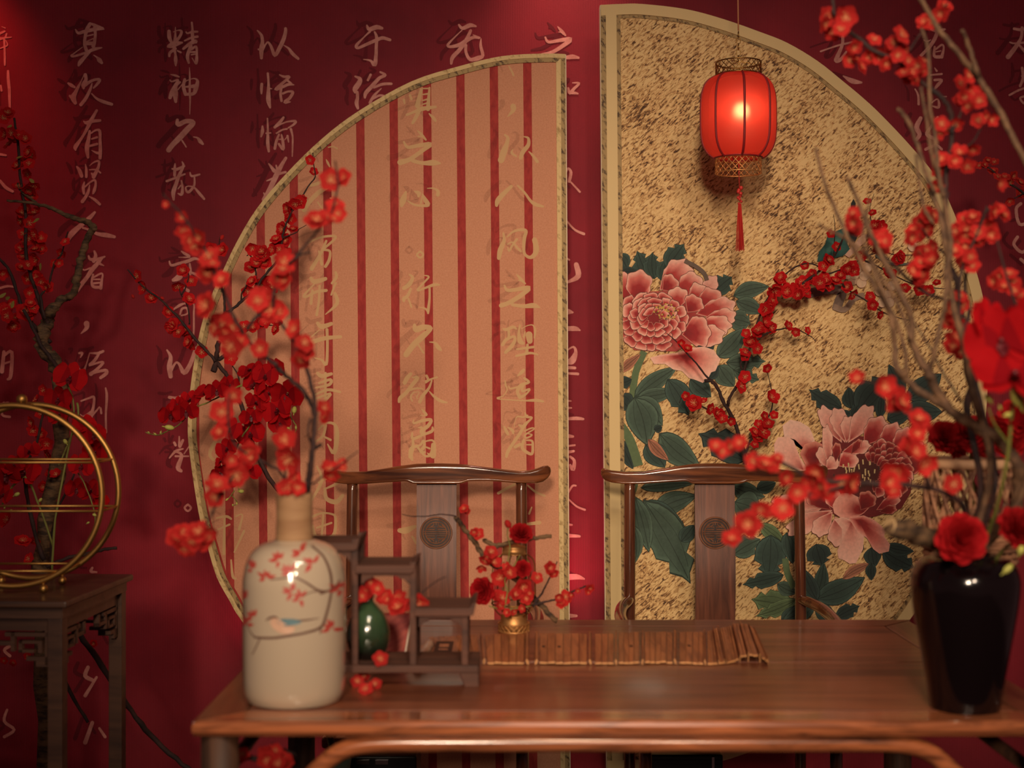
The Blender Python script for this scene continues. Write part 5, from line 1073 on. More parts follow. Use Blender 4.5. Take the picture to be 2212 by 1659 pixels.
def put(kind, p, r, parent, face=None, tilt=.75):
    me = R.choice(FL[kind]); o = bpy.data.objects.new(NAME[kind], me); C.objects.link(o)
    n = Vector(face) if face else Vector((R.gauss(0, tilt), -1, R.gauss(.10, tilt))); n.normalize()
    roll = R.uniform(0, 6.28)
    if kind == 'orchid': q = Matrix((Vector((0, 0, 1)).cross(n).normalized(), n.cross(Vector((0, 0, 1)).cross(n)).normalized(), n)).transposed().to_quaternion(); q = q @ Quaternion((0, 0, 1), R.uniform(-.5, .5))
    elif kind == 'leaf': q = Quaternion((0, 1, 0), 0) @ n.to_track_quat('Z', 'Y') @ Quaternion((0, 0, 1), roll)
    else: q = n.to_track_quat('Z', 'Y') @ Quaternion((0, 0, 1), roll)
    if kind in ('bud', 'red_bud'): q = Vector((R.uniform(-1, 1), R.uniform(-.3, .3), R.uniform(-1, 1))).to_track_quat('Z', 'Y')
    o.rotation_mode = 'QUATERNION'; o.rotation_quaternion = q
    s_ = r*R.uniform(.92, 1.08); o.scale = (s_, s_, s_*R.uniform(.85, 1.1))
    if parent: o.parent = parent; o.location = Vector(p)-WL[parent.name]
    else: o.location = p
    WL[o.name] = Vector(p); return o
def pts3(f, s, d0, d1=None, jit=.01):
    q = nums(s); n = len(q); d1 = d0 if d1 is None else d1
    return [P(*f(a[0], a[1]), d0+(d1-d0)*i/max(n-1, 1)+R.uniform(-jit, jit)) for i, a in enumerate(q)]
def branch(parent, pts, r0, r1, m='twig', n=7, name='branch', sub=4, knob=.14):
    L = len(pts); rr = [r0+(r1-r0)*i/max(L-1, 1) for i in range(L)]
    q = cr([tuple(p)+(r,) for p, r in zip(pts, rr)], sub) if L > 2 else [tuple(p)+(r,) for p, r in zip(pts, rr)]
    q = [(x+R.uniform(-1, 1)*r*.3, y, z+R.uniform(-1, 1)*r*.3, r*(1+R.uniform(-knob, knob))) for x, y, z, r in q]
    return obj(name, tube([a[:3] for a in q], [a[3] for a in q], n), M[m], parent, smooth=True)
def bloom(parent, f, s, d, size, kind='petal', jit=.03, tilt=.55, d1=None):
    sc = (f(1, 0)[0]-f(0, 0)[0])*(1.22 if 'petal' in kind else 1); q = nums(s)
    for i, a in enumerate(q):
        dd = (d if d1 is None else d+(d1-d)*i/max(len(q)-1, 1))+R.uniform(-jit, jit)
        put(kind, P(*f(a[0], a[1]), dd), (a[2] if len(a) > 2 else size)*sc/2*dd/F, parent, tilt=tilt)
ident = lambda x, y: (x, y)
c1 = crop(0, 0, 2.37); c2 = crop(0, 600, 2.37); c3 = crop(0, 1150, 3.26); cdd = crop(260, 330, 2.911); ce = crop(300, 780, 2.861)
c7 = crop(1700, 0, 2.766); c6 = a6; c5 = a5; c8b = a8; cl6 = f3

# ---- plum tree at the dark end, behind the flower stand
Z1 = 3.55
b = P(92, 1400, Z1); b.z = 0
t = thing('plum_tree', 'artificial red plum tree with a gnarled trunk behind the flower stand', 'tree', b)
tr = [b, Vector((b.x+.01, Z1, .45))]+pts3(ident, "92,1300 95,1200 106,1100 126,1000 134,900 127,803 105,765 89,739 97,712 101,693 110,672 122,659", Z1, Z1)
branch(t, tr, .026, .013, 'bark', 12, 'trunk')
branch(t, pts3(ident, "116,666 130,648 150,640 162,628 166,600 172,572 182,535 194,505 205,490", Z1), .0105, .0085, 'bark', 10)
branch(t, pts3(ident, "206,492 190,482 168,474 145,466 118,452 95,444 60,438 15,433", Z1, Z1-.05), .0085, .003, 'bark', 9)
branch(t, pts3(ident, "86,446 70,432 45,412 38,396", Z1), .004, .0025, 'bark', 7)
branch(t, pts3(ident, "105,700 92,680 85,650 68,600 57,549 55,464 44,380 38,300 30,255", Z1), .006, .003)
branch(t, pts3(ident, "110,740 85,715 55,680 40,640 20,585 0,560 -20,540", Z1), .006, .003)
branch(t, pts3(ident, "98,690 88,640 104,622 116,573 133,548 139,523 147,500", Z1-.03), .0035, .0016)
branch(t, pts3(ident, "128,800 110,775 88,745 70,705 50,668", Z1-.04), .0055, .004)
branch(t, pts3(ident, "96,1210 75,1150 60,1080 55,1010 80,955 95,880", Z1-.06), .006, .003)
branch(t, pts3(ident, "110,1230 112,1160 125,1100 150,1050 170,1000", Z1-.05), .004, .002)
branch(t, pts3(ident, "100,1225 150,1205 194,1195 225,1187 253,1184", Z1-.1), .005, .004)
branch(t, pts3(ident, "120,1290 150,1340 172,1371 209,1423 255,1497 294,1549 337,1601 393,1650 430,1680", Z1-.1), .008, .006)
branch(t, pts3(ident, "90,1290 110,1400 150,1490 190,1560", Z1-.05), .007, .004)
bloom(t, c1, "40,580 15,605 60,680 45,740 130,710 150,780 160,800 150,840 90,850 125,820 145,890 170,950 95,960 150,970 140,1070 180,1090 110,1090 110,1130 150,1140 180,1200 210,1220 150,1220 110,1270 180,1280 210,1270 120,1200 100,700 70,700 30,690 135,1000 160,1000 130,1240 200,1250 165,1330 120,1310 190,1330 140,1360", Z1, 58, 'petal_dark')
bloom(t, c1, "280,1350 300,1345 335,1240 315,1295 240,1470", Z1-.03, 44, 'petal_dark')
bloom(t, c1, "140,1430 190,1420 210,1440 150,1500 110,1370 180,1380 10,1400 40,1610 80,1630 60,1560 15,1580 130,1600 165,1580 30,1590", Z1, 58, 'petal_dark')
bloom(t, c2, "130,180,90 40,195,60 70,245,60 155,130 245,45 185,625 225,575 210,700 170,780 210,800 165,740 240,850 260,1000 225,1070 250,905 200,860 40,1240,80 115,1350,80 185,1345,50 200,1430,50 150,1050 290,1010 150,1440", Z1-.02, 54, 'petal_dark')
bloom(t, c3, "30,900 90,920 190,870 660,780 790,440", Z1, 50, 'petal_dark')
bloom(t, c1, "60,640 115,800 150,915 170,1140 205,1385 50,1520 70,1540 30,1500", Z1-.03, 75, 'leaf')
branch(t, pts3(c2, "395,640 400,720 370,800 340,870 300,960", Z1-.1), .003, .002, 'stem')
o_ = thing('orchid_spray', 'dark red orchid spray drooping behind the gold ring rack', 'flowers', P(120, 1000, Z1-.12))
branch(o_, pts3(ident, "112,1240 120,1120 140,1010 160,900 150,840 120,800", Z1-.12), .003, .002, 'stem', name='stem')
branch(o_, pts3(ident, "115,1180 80,1080 55,1030 20,1060 5,1090", Z1-.13), .003, .002, 'stem', name='stem')
branch(o_, pts3(ident, "150,1000 180,1040 205,1110 200,1150 190,1165", Z1-.13), .002, .001, 'stem', name='stem')
bloom(o_, c2, "360,510,170 300,620,150 310,700,130 430,750,120 480,800,120 150,890,120 130,1000,170 30,1010,150 20,1110,120 420,960,130 490,890,130 470,1090,140 520,1150,100 390,1080,120 70,960,120", Z1-.14, 130, 'orchid', .05, .35)
bloom(o_, c2, "335,840,46 85,1110,40 205,1140,34 485,1215,34 450,1255,24 25,1175,20 55,1190,18", Z1-.17, 30, 'bud', .01)

# ---- plum and orchids standing behind the table, in front of the pink screen
Z2 = 3.50
b = P(672, 1300, Z2); b.z = 0
fv = thing('floor_vase', 'grey green floor vase standing behind the table near the white vase', 'vase', (P(727, 1640, 3.08).x, 3.08, 0))
obj('body', lathe(cr([(0, 0), (.05, 0), (.07, .06), (.075, .18), (.05, .35), (.030, .43), (.033, .478)], 4), (P(727, 1640, 3.08).x, 3.08, 0), 32, cap=False), mat('grey_green_glaze', srgb(96, 112, 96), .25, coat=.5), fv, smooth=True)
t = thing('plum_branch', 'slender red plum branch rising behind the white vase against the pink screen', 'branch', (P(727, 1640, 3.08).x, 3.08, .02))
root = [Vector((P(727, 1640, 3.08).x, 3.08, .05)), Vector((P(724, 1640, 3.085).x, 3.085, .46)), P(700, 1560, 3.1), P(666, 1400, 3.18), P(650, 1280, 3.28), P(642, 1130, 3.40)]
branch(t, root+pts3(cdd, "880,1950 770,1610 740,1550 680,1420 640,1360 600,1310", Z2), .0065, .0048)
branch(t, pts3(cdd, "600,1310 545,1250 490,1190 400,1080 360,1030 320,990 250,920 190,880 120,820 85,780 45,735", Z2), .0042, .0016)
branch(t, pts3(cdd, "582,1372 600,1310 610,1250 616,1185", Z2), .007, .0065)
branch(t, pts3(cdd, "615,1300 665,1260 680,1160 660,1060 655,1010 680,1000 720,970 780,920 850,860 900,780 970,700 1000,640 1015,560 1020,520 1045,440 1090,350 1140,280 1190,200 1225,150 1215,70 1210,0", Z2), .0048, .0013)
branch(t, pts3(cdd, "655,1010 655,930 645,880 625,790 618,700 622,590 625,530", Z2), .0032, .0012)
branch(t, pts3(cdd, "850,860 855,800 850,740 830,670 810,640 795,650", Z2), .0026, .0013)
branch(t, pts3(cdd, "760,925 765,880 790,840 795,810", Z2), .0022, .001)
branch(t, pts3(cdd, "930,605 980,575 1010,540 1060,520 1110,500 1125,480 1170,455", Z2), .0024, .0008)
branch(t, pts3(cdd, "435,1080 430,1000 420,960 400,920 380,890 370,850", Z2), .0022, .001)
branch(t, pts3(cdd, "385,890 405,860 425,800 430,770 420,730", Z2), .0022, .001)
branch(t, pts3(cdd, "700,1200 770,1140 820,1105 870,1090 940,1085 1000,1100", Z2), .0026, .001)
branch(t, pts3(cdd, "750,1480 740,1400 700,1330 705,1290", Z2), .002, .001)
bloom(t, cdd, "110,775 155,850 195,915 395,740 445,810 360,835 430,920 300,1000 340,1070 315,1100 410,1120 370,1130 430,1190 510,1255 645,610 570,605 1215,125,55 1195,45,55 1135,300 1080,340 1060,390 1070,415 1020,480,85 1085,485,60 980,545 1040,550 1000,610 1030,620 960,610 830,600 870,640 910,640 870,690 820,720 910,690 830,810 880,830 940,810 950,850 800,870 780,1095 830,1100 880,1060 920,1060 980,1060 980,1110 1000,990 700,1290 760,1150 330,1080 430,1150 890,620 1100,320 1050,350 1130,310 450,1200 990,590 855,700", Z2, 74, 'petal_dark', .02)
bloom(t, cdd, "80,905,40 640,530,44 1150,270,30 265,915,36", Z2, 40, 'red_bud')
t = thing('orchid_spray', 'bright red orchid spray hanging behind the white vase neck', 'flowers', P(600, 900, Z2-.08))
branch(t, root[1:]+pts3(ce, "1000,900 900,500 820,300 720,180 640,150 520,210 440,250", Z2-.08), .003, .0022, 'stem', name='stem')
branch(t, pts3(ce, "440,250 390,270 330,300 270,370 230,405 180,430 140,450 110,458 70,450 40,440", Z2-.09), .002, .0012, 'stem', name='stem')
branch(t, pts3(ce, "760,260 720,350 650,450 590,560 560,660 600,740 620,800", Z2-.06), .0024, .0014, 'stem', name='stem')
branch(t, pts3(ce, "880,250 930,310 940,350 930,390 925,415", Z2-.08), .0016, .001, 'stem', name='stem')
branch(t, pts3(ce, "935,340 960,380 975,410 960,455", Z2-.08), .0014, .001, 'stem', name='stem')
branch(t, pts3(ce, "590,800 570,830 550,855", Z2-.08), .0014, .001, 'stem', name='stem')
branch(t, pts3(ce, "575,830 600,860 605,885 580,892", Z2-.08), .0014, .001, 'stem', name='stem')
bloom(t, ce, "190,330,140 240,270,120 290,310,150 320,240,140 420,200,150 480,180,150 560,150,130 690,60,170 720,140,170 780,90,150 840,50,160 920,200,210 860,300,190 870,380,150 720,260,160 690,340,150 690,450,190 560,420,150 545,540,140 620,650,170 500,690,150 680,690,160 560,720,150 510,620,90 800,200,150", Z2-.09, 150, 'orchid', .035, .42)
bloom(t, ce, "185,410,70 960,305,60 630,805,56 60,440,22 100,450,26 135,440,24 925,415,28 970,410,26 960,455,18 545,855,26 605,880,22 580,890,20", Z2-.12, 30, 'bud', .01)

# ---- sprigs standing in the white vase
ZV = 2.245
mouth = P(652, 1075, ZV); deep = P(640, 1260, ZV)
def sprig(label, start, name='plum_sprig'):
    t = thing(name, label, 'sprig', start); return t
t = sprig('tallest blurred plum sprig in the white vase, bending over the screen rim', deep)
branch(t, [deep, P(653, 1100, ZV)]+pts3(ce, "1040,780 1050,700 1060,620 1075,500 1085,400 1080,300 1050,240 1020,190 980,150 930,110 890,70 850,40", ZV), .0042, .0034, 'twig', 8)
branch(t, pts3(cdd, "985,1335 920,1290 860,1250 800,1170 740,1080 700,1000 660,900 640,850 590,750 540,620 480,540 430,450 370,370 320,320 270,260", ZV-.02, ZV-.06), .0036, .0012, 'twig', 7)
branch(t, pts3(ce, "1062,350 1050,400 1045,450 1060,500 1072,520", ZV), .0018, .0016)
branch(t, pts3(ce, "1072,545 1095,535 1130,512", ZV), .0034, .003)
bloom(t, cdd, "290,325,50 390,410,70 400,500,110 500,530,110 460,580,110 565,660,130 540,760,110 590,800,110 640,800,100 545,960,150 640,1080,150 600,1100,120 700,1210,150 750,1190,110 430,540,90 580,700,80 700,1090,110 660,1130,110", ZV-.04, 110, 'petal', .03)
bloom(t, ce, "1140,290,90 1155,340,90 590,210,100", ZV-.02, 90, 'petal', .02)
t = sprig('upright blurred plum sprig in the white vase, reaching across the pink stripes', deep+Vector((.003, 0, 0)))
branch(t, [deep+Vector((.003, 0, 0)), P(656, 1100, ZV)]+pts3(ce, "1050,790 1070,600 1085,440 1090,280 1060,130 1030,20 1000,-40", ZV-.015)+pts3(cdd, "1130,1260 1100,1200 1050,1130 1000,1060 965,980 960,900 1000,780 1040,720 1090,670 1180,560 1250,480 1300,420 1330,370 1355,270 1370,190 1360,110 1350,50", ZV-.02, ZV-.05), .004, .0012, 'twig', 7)
branch(t, pts3(cdd, "1100,668 1150,635 1200,628", ZV-.03), .002, .0016)
branch(t, pts3(cdd, "800,1110 830,1060 880,1010", ZV-.03), .0034, .003)
bloom(t, cdd, "1400,160,110 1320,170,130 1350,340,110 1370,380,100 1230,430,130 1290,410,110 1340,420,80 1020,690,130 1040,810,120 990,790,110 890,920,140 950,990,150 860,930,120 1100,1110,110 1150,1200,130 1170,1240,110 1130,1310,110 880,1230,110 1020,740,110 930,930,110 1000,1000,100", ZV-.04, 110, 'petal', .03)
t = sprig('drooping blurred plum sprig on the white vase, its tip hanging before the cream rim', deep+Vector((-.004, 0, 0)))
branch(t, [deep+Vector((-.004, 0, 0)), P(635, 1080, ZV)]+pts3(ce, "920,790 890,720 860,670 820,650 760,620 700,595 650,560 600,520 570,470 560,440 550,300 560,200", ZV-.02, ZV-.05), .003, .0012, 'twig', 7)
branch(t, pts3(ce, "690,592 620,670 560,740 510,810 480,880 450,950 420,1000 390,1050 340,1100 280,1130", ZV-.03, ZV-.06), .0024, .0012)
bloom(t, ce, "510,310,140 500,440,100 680,560,120 570,610,90 600,700,150 480,770,130 470,840,110 240,1090,130 290,1150,130 370,1060,130 390,1110,130 450,1045,80 330,1110,120 270,1060,110 430,1080,80 700,600,90", ZV-.05, 110, 'petal', .02)
t = sprig('short blurred plum sprig at the white vase mouth with two stacked blossoms', deep+Vector((.002, .004, 0)))
branch(t, [deep+Vector((.002, .004, 0)), P(628, 1080, ZV)]+pts3(ce, "910,800 905,700 900,640 905,560 900,500", ZV-.02), .0024, .0016)
branch(t, [P(640, 1080, ZV)]+pts3(ce, "960,800 950,720 940,660", ZV-.02), .0024, .0016)
bloom(t, ce, "900,490,140 935,605,150 940,770,110 900,780,90 980,780,80 960,720,70", ZV-.03, 120, 'petal', .01, .35)
t = sprig('thin blurred plum sprig leaning from the white vase toward the chair rail', deep+Vector((.006, 0, 0)))
branch(t, [deep+Vector((.006, 0, 0)), P(657, 1090, ZV)]+pts3(ce, "1045,785 1100,740 1150,700 1200,665 1260,630 1310,590 1360,555", ZV-.02, ZV-.04), .002, .0009)
bloom(t, ce, "1180,680,105 1190,700,90 1260,630,50 1265,660,40", ZV-.03, 100, 'petal', .01)

# ---- twigs and flowers in the black vase
ZK = 2.17
mk = P(2086, 1225, 2.19); dk = P(2086, 1400, 2.19)
t = thing('bare_branch', 'long pale bare branch crossing the dark wall, nearest the frame edge', 'branch', dk+Vector((.02, 0, 0)))
branch(t, pts3(c7, "760,-40 800,0 900,160 1010,300 1110,420 1180,520 1240,610 1320,760 1416,950 1520,1200", ZK)+[P(2280, 700, ZK), P(2250, 950, ZK), P(2180, 1120, ZK), mk+Vector((.012, 0, 0)), dk+Vector((.02, 0, 0))], .004, .0062, 'pale_twig', 9)
branch(t, pts3(c7, "1045,180 1075,250 1110,350 1130,410 1150,470", ZK), .003, .0042, 'pale_twig', 7)
t = thing('bare_branch', 'forked pale bare branch reaching over the gold screen from the black vase', 'branch', dk)
branch(t, [dk, mk]+pts3(c6, "1610,1180 1630,1020 1640,920 1580,830 1480,720 1330,640 1200,550 1120,450 1060,320", ZK)+pts3(c8b, "1190,1370 1120,1250 1060,1120 1060,960 1010,830 920,650 830,480 760,330 670,100 600,-60", ZK), .0115, .0028, 'pale_twig', 10)
branch(t, pts3(c6, "1480,715 1330,640 1190,560 1060,470 940,380 860,300", ZK)+pts3(c8b, "1010,1370 950,1300 940,1150 920,1000 880,860 780,700 680,520 600,370 500,150 440,0", ZK)+pts3(c7, "200,1000 170,880", ZK), .0062, .0024, 'pale_twig', 9)
branch(t, pts3(c8b, "1025,1380 1015,1200 960,1000 890,850 800,640 730,490 600,390 500,340 390,280", ZK), .0038, .0018, 'pale_twig', 7)
branch(t, pts3(c8b, "1060,1110 1020,1000 950,830 830,640 740,480 710,340 760,100", ZK), .0032, .0018, 'pale_twig', 7)
branch(t, pts3(c8b, "1190,1360 1220,1200 1270,1000 1300,850 1310,700 1340,500", ZK), .0042, .0028, 'pale_twig', 8)
t = thing('bare_branch', 'upright bundle of pale bare twigs rising past the gold screen rim', 'branch', dk+Vector((.01, .003, 0)))
branch(t, [dk+Vector((.01, .003, 0)), mk+Vector((.008, 0, 0)), P(2140, 1000, ZK)]+pts3(c8b, "1500,1500 1420,1100 1350,820 1310,640 1340,450 1320,250 1270,0", ZK)+pts3(c7, "935,1180 900,1000 880,800 860,680 850,560 845,300 800,170", ZK), .006, .0026, 'pale_twig', 8)
branch(t, pts3(c8b, "1350,820 1320,600 1300,400 1260,200 1200,20", ZK)+pts3(c7, "880,1150 830,1040 790,900 740,760 700,690 660,650", ZK), .0045, .0028, 'pale_twig', 8)
branch(t, pts3(c7, "935,1180 900,1050 860,900 840,740 820,650 800,520", ZK), .0034, .0022, 'pale_twig', 7)
branch(t, pts3(c7, "870,1330 830,1270 810,1200 790,1080 770,920", ZK), .003, .002, 'pale_twig', 7)
branch(t, pts3(c8b, "1420,1560 1300,1370 1200,1180 1100,1020 1050,950", ZK), .0022, .0012, 'twig', 6)
branch(t, pts3(c8b, "1850,900 1800,830 1730,620 1670,390", ZK-.03), .0026, .0014, 'twig', 6)

t = thing('plum_branch', 'dark arching red plum branch high above the black vase', 'branch', dk+Vector((-.006, .004, 0)))
ZF = 2.30
branch(t, [dk+Vector((-.006, .004, 0)), mk, P(2120, 1060, 2.2), P(2090, 900, 2.25)]+pts3(c8b, "1480,1450 1440,1200 1420,950 1380,700 1330,560 1300,300 1310,60", ZF)+pts3(c7, "940,1180 960,1000 985,850 980,680 940,600 900,560 790,480 700,390 600,340 500,290 420,220 350,170 300,110 280,80 275,0 270,-40", ZF), .0062, .0026, 'twig', 9)
branch(t, pts3(c7, "790,480 720,430 680,360 640,300 700,230", ZF), .002, .001)
branch(t, pts3(c7, "730,300 800,200 850,130 900,80 960,20", ZF), .002, .0012)
branch(t, pts3(c7, "985,800 1030,700 1060,600 1080,500 1090,440", ZF), .0022, .001)
branch(t, pts3(c7, "975,900 1050,880 1110,850 1150,780 1190,720", ZF), .002, .001)
branch(t, pts3(c8b, "1500,1400 1450,1150 1470,900 1440,700 1500,500 1560,250 1650,130", ZF), .0036, .0016)
branch(t, pts3(c8b, "1420,950 1360,850 1180,780 1050,690 950,590 880,520 820,450 740,360", ZF), .0034, .0016)
bloom(t, c7, "230,100,110 350,100,120 320,180 280,190 220,140 400,280 370,360 420,370 440,400 520,240 560,330 500,340 600,300 590,380 680,210,110 700,310 720,370 660,330 690,440 740,430 780,390 820,370 800,410 760,470 640,260 820,130 940,40 920,80 860,130 1080,450 1030,500 1090,560 1140,560 1040,610 1090,640 1060,580 1150,600 1180,700 1140,720 1220,715,70 920,740 950,780 1010,740 900,790 1030,920 1000,960 1110,890 1080,990 920,950 900,1000 890,1110 700,440 740,470", ZF, 88, 'petal', .03)
t2 = thing('plum_branch', 'middle spray of red plum blossom over the black vase, beside the gold screen rim', 'branch', dk+Vector((.012, .006, 0)))
branch(t2, [dk+Vector((.012, .006, 0)), mk+Vector((.01, 0, 0)), P(2150, 1040, ZF)]+pts3(c8b, "1560,1600 1500,1350 1440,1150 1400,900 1420,600 1530,350 1600,150", ZF-.03), .005, .0016)
branch(t2, pts3(c8b, "1410,700 1300,500 1200,400 1130,300", ZF), .0024, .0012)
bloom(t2, c7, "1270,1100,80 1230,1260 1290,1280 1260,1250 1110,1300 1060,1310 1080,1370 1140,1390 1200,1360 1220,1400 1140,1430 830,1280 870,1290 800,1320 760,1380 740,1420 790,1400 830,1370 790,1500 830,1500 860,1480 800,1570 840,1570 870,1560 1010,1380 1070,1400 1010,1450 1060,1480 1000,1500 1060,1560 1110,1590 1090,1530 400,1280 390,1330,100 410,1360 540,1430,110 580,1450 560,1490", ZF-.02, 92, 'petal', .03)
bloom(t2, c8b, "640,270,110 850,380,130 810,420 1060,620 1100,680 1130,650 1310,900,130 1340,960,130 1300,980 1380,980 1400,800 1420,860 1530,870,60 1370,1100,120 1350,1160,130 1400,1190 1470,1130 1500,1090 1650,690 1700,650 1760,640 1720,730 1800,760 1790,700 1830,790", ZF-.04, 105, 'petal', .03)
t = thing('plum_sprig', 'small sharp red plum sprig against the dark wall at the frame edge', 'sprig', P(2260, 480, 3.6))
branch(t, pts3(c7, "1110,975 1150,995 1200,1000 1240,1030 1290,1080 1350,1110 1420,1160 1540,1300", 3.6), .0016, .003)
branch(t, [P(2257, 470, 3.6), P(2290, 900, 3.62), Vector((P(2290, 900, 3.62).x, 3.62, 0))], .004, .006)
branch(t, pts3(c7, "1420,1150 1370,1180 1330,1200", 3.6), .002, .001)
bloom(t, c7, "1120,980,40 1150,990,40 1200,960,50 1240,970,50 1230,1025,55 1260,1060,60 1300,1060,60 1350,1050,55 1330,1090,55 1390,1090,60 1400,1150,60 1330,1200,50 1180,985,40", 3.6, 55, 'petal', .02)
t = thing('plum_branch', 'low spray of red plum blossom stretching from the black vase across the chair', 'branch', dk+Vector((-.012, -.004, 0)))
branch(t, [dk+Vector((-.012, -.004, 0)), mk+Vector((-.01, 0, 0)), P(2085, 1110, 2.12), P(2060, 1075, 2.08)]+pts3(ident, "2000,1052 1900,1046 1850,1042 1760,1036 1720,1015 1690,1000 1640,985 1600,975", 2.06), .005, .0018, 'twig', 8)
branch(t, pts3(ident, "1850,1043 1780,1062 1720,1082 1660,1115 1620,1140 1575,1170", 2.06), .0026, .0012)
branch(t, pts3(ident, "2010,1055 1995,1010 1985,960 1980,905 1950,880 1937,862 1905,832 1860,822", 2.06), .003, .0014)
bloom(t, c6, "600,350,90 770,400,125 850,480,150 880,510,120 990,610,120 1010,660,120 930,780,110 970,820,120 1020,880,140 840,940,160 800,1010,120 830,1060,100 550,1020,140 350,1010,150 380,1080,130 1210,1020,120 980,700,100 920,800,100 1040,910,100 880,960,100", 2.05, 120, 'petal', .02, .5)
bloom(t, c5, "960,90,110 1010,130,90 1060,90,110 1150,60,120 1250,200,130 1340,230,140 1400,230,120 1500,330,120 1590,440,150 1640,380,120 1310,570,130 1350,600,110 1480,570,170 1210,690,190 1080,810,130 1110,780,110 1440,180,90 990,100,100 1750,290,160 1780,400,120 1950,390,150 1460,620,110", 2.05, 120, 'petal', .02, .5)
t = thing('orchid_spray', 'large blurred red orchid spray above the black vase at the frame edge', 'flowers', mk+Vector((.03, -.01, .02)))
branch(t, [dk+Vector((.018, -.006, 0)), mk+Vector((.02, -.005, 0)), P(2165, 1050, 2.05), P(2185, 900, 2.0), P(2190, 780, 1.98), P(2200, 690, 1.98)], .003, .002, 'stem', name='stem')
branch(t, [P(2180, 960, 2.02), P(2150, 920, 2.0), P(2135, 880, 1.99)], .002, .0012, 'stem', name='stem')
for px, py, d, sz_ in ((2165, 735, 1.98, 72), (2190, 815, 1.95, 92), (2130, 690, 2.0, 48), (2215, 690, 2.0, 55), (2225, 900, 2.0, 50)):
    put('orchid', P(px, py, d), sz_*d/F, t, tilt=.5)
bloom(t, ident, "2136,862,30 2199,862,58 2176,896,22 2160,880,14", 1.97, 30, 'bud', .005)
t = thing('camellia_stem', 'round red camellia lying at the black vase mouth', 'flower', mk+Vector((-.004, -.03, .005)))
branch(t, [dk+Vector((-.004, -.015, 0)), mk+Vector((-.004, -.02, .0)), P(2078, 1185, 2.10)], .003, .0026, 'stem', name='stem')
put('camellia', P(2075, 1164, 2.08), 54*2.08/F, t, face=(-.1, -1, .25))
t = thing('camellia_stem', 'red camellia cut by the frame edge beside the black vase mouth', 'flower', mk+Vector((.05, -.03, .01)))
branch(t, [dk+Vector((.03, -.01, 0)), mk+Vector((.035, -.02, .0)), P(2190, 1170, 2.10)], .003, .0026, 'stem', name='stem')
put('camellia', P(2196, 1142, 2.08), 52*2.08/F, t, face=(.3, -1, .5))
bloom(t, ident, "2176,1230,30 2205,1190,34", 2.05, 30, 'bud', .005)
t = thing('peony_bunch', 'bunch of deep red peonies above the woven basket rim', 'flowers', bs+Vector((0, 0, .01)))
branch(t, [bs+Vector((0, 0, .01)), P(2100, 1010, 2.5), P(2090, 960, 2.48)], .005, .004, 'stem', name='stem')
for px, py, sz_ in ((2040, 945, 42), (2095, 938, 44), (2150, 935, 46), (2200, 905, 52), (2120, 955, 38), (2070, 958, 36), (2180, 955, 40)): put('camellia', P(px, py, 2.47), sz_*2.47/F, t, tilt=.5)
t = thing('cut_branch', 'thick pale cut branch lying across the black vase mouth', 'branch', P(1985, 1160, 2.12))
branch(t, [P(1922, 1136, 2.10), P(1955, 1143, 2.11), P(1990, 1156, 2.13), P(2040, 1176, 2.16), P(2095, 1190, 2.18)], .0145, .0155, 'bark', 12, 'stick')
e_ = P(1922, 1136, 2.10); dr = (P(1955, 1143, 2.11)-e_).normalized()
obj('cut_end', tube([e_-dr*.0015, e_+dr*.001], .0135, 12), M['cut_wood'], t, label='pale sawn end')

# ---- plum branch standing behind the gold screen chair
Z4 = 3.72
b = P(1542, 1200, Z4); b.z = 0
t = thing('plum_branch', 'red plum branch rising behind the brown chair against the gold screen', 'branch', b)
branch(t, [b, Vector((b.x-.004, Z4, .5)), P(1542, 1200, Z4), P(1550, 1100, Z4), P(1580, 1045, Z4), P(1608, 1010, Z4)]+pts3(a4, "1085,1590 1050,1480 1020,1370 950,1240 900,1130 850,1070 800,1075", Z4), .0075, .0045, 'twig', 9)
branch(t, pts3(a4, "850,1072 800,1020 740,940 680,880 610,800 570,760 530,730", Z4), .003, .0009)
branch(t, pts3(a4, "970,1250 975,1210 1000,1160 1040,1100 1080,1010 1110,900 1150,760 1200,600 1260,470 1330,360 1430,270 1520,230 1580,235 1640,260", Z4), .0045, .0016)
branch(t, pts3(a4, "1080,1000 1062,960 1075,910 1110,860", Z4), .0025, .0018)
branch(t, pts3(a4, "1180,780 1250,730 1350,700 1450,695 1540,740 1575,760 1600,790", Z4), .0026, .0008)
branch(t, pts3(a4, "1020,1340 940,1320 850,1290 760,1240 700,1205 650,1180 620,1230", Z4), .003, .001)
branch(t, pts3(a4, "1100,1590 1130,1500 1200,1400 1270,1310 1290,1220 1280,1120 1250,1000", Z4), .003, .0009)
branch(t, pts3(c8b, "20,850 100,780 220,740 330,670 430,580 510,500 560,400 590,330", Z4), .0055, .002)
branch(t, pts3(c8b, "330,670 440,640 540,610 700,530 830,480 950,500 1060,500", Z4), .003, .0009)
branch(t, pts3(c8b, "560,700 600,750 720,820 850,910 960,950 1060,970", Z4), .003, .0009)
branch(t, pts3(c8b, "700,530 850,600 960,660 1080,710 1250,740 1310,740", Z4), .0026, .0009)
branch(t, pts3(c8b, "480,540 500,500 505,400 510,300 498,210", Z4), .002, .0007)
branch(t, pts3(c8b, "770,380 790,320 770,260 760,160 790,60", Z4), .002, .0007)
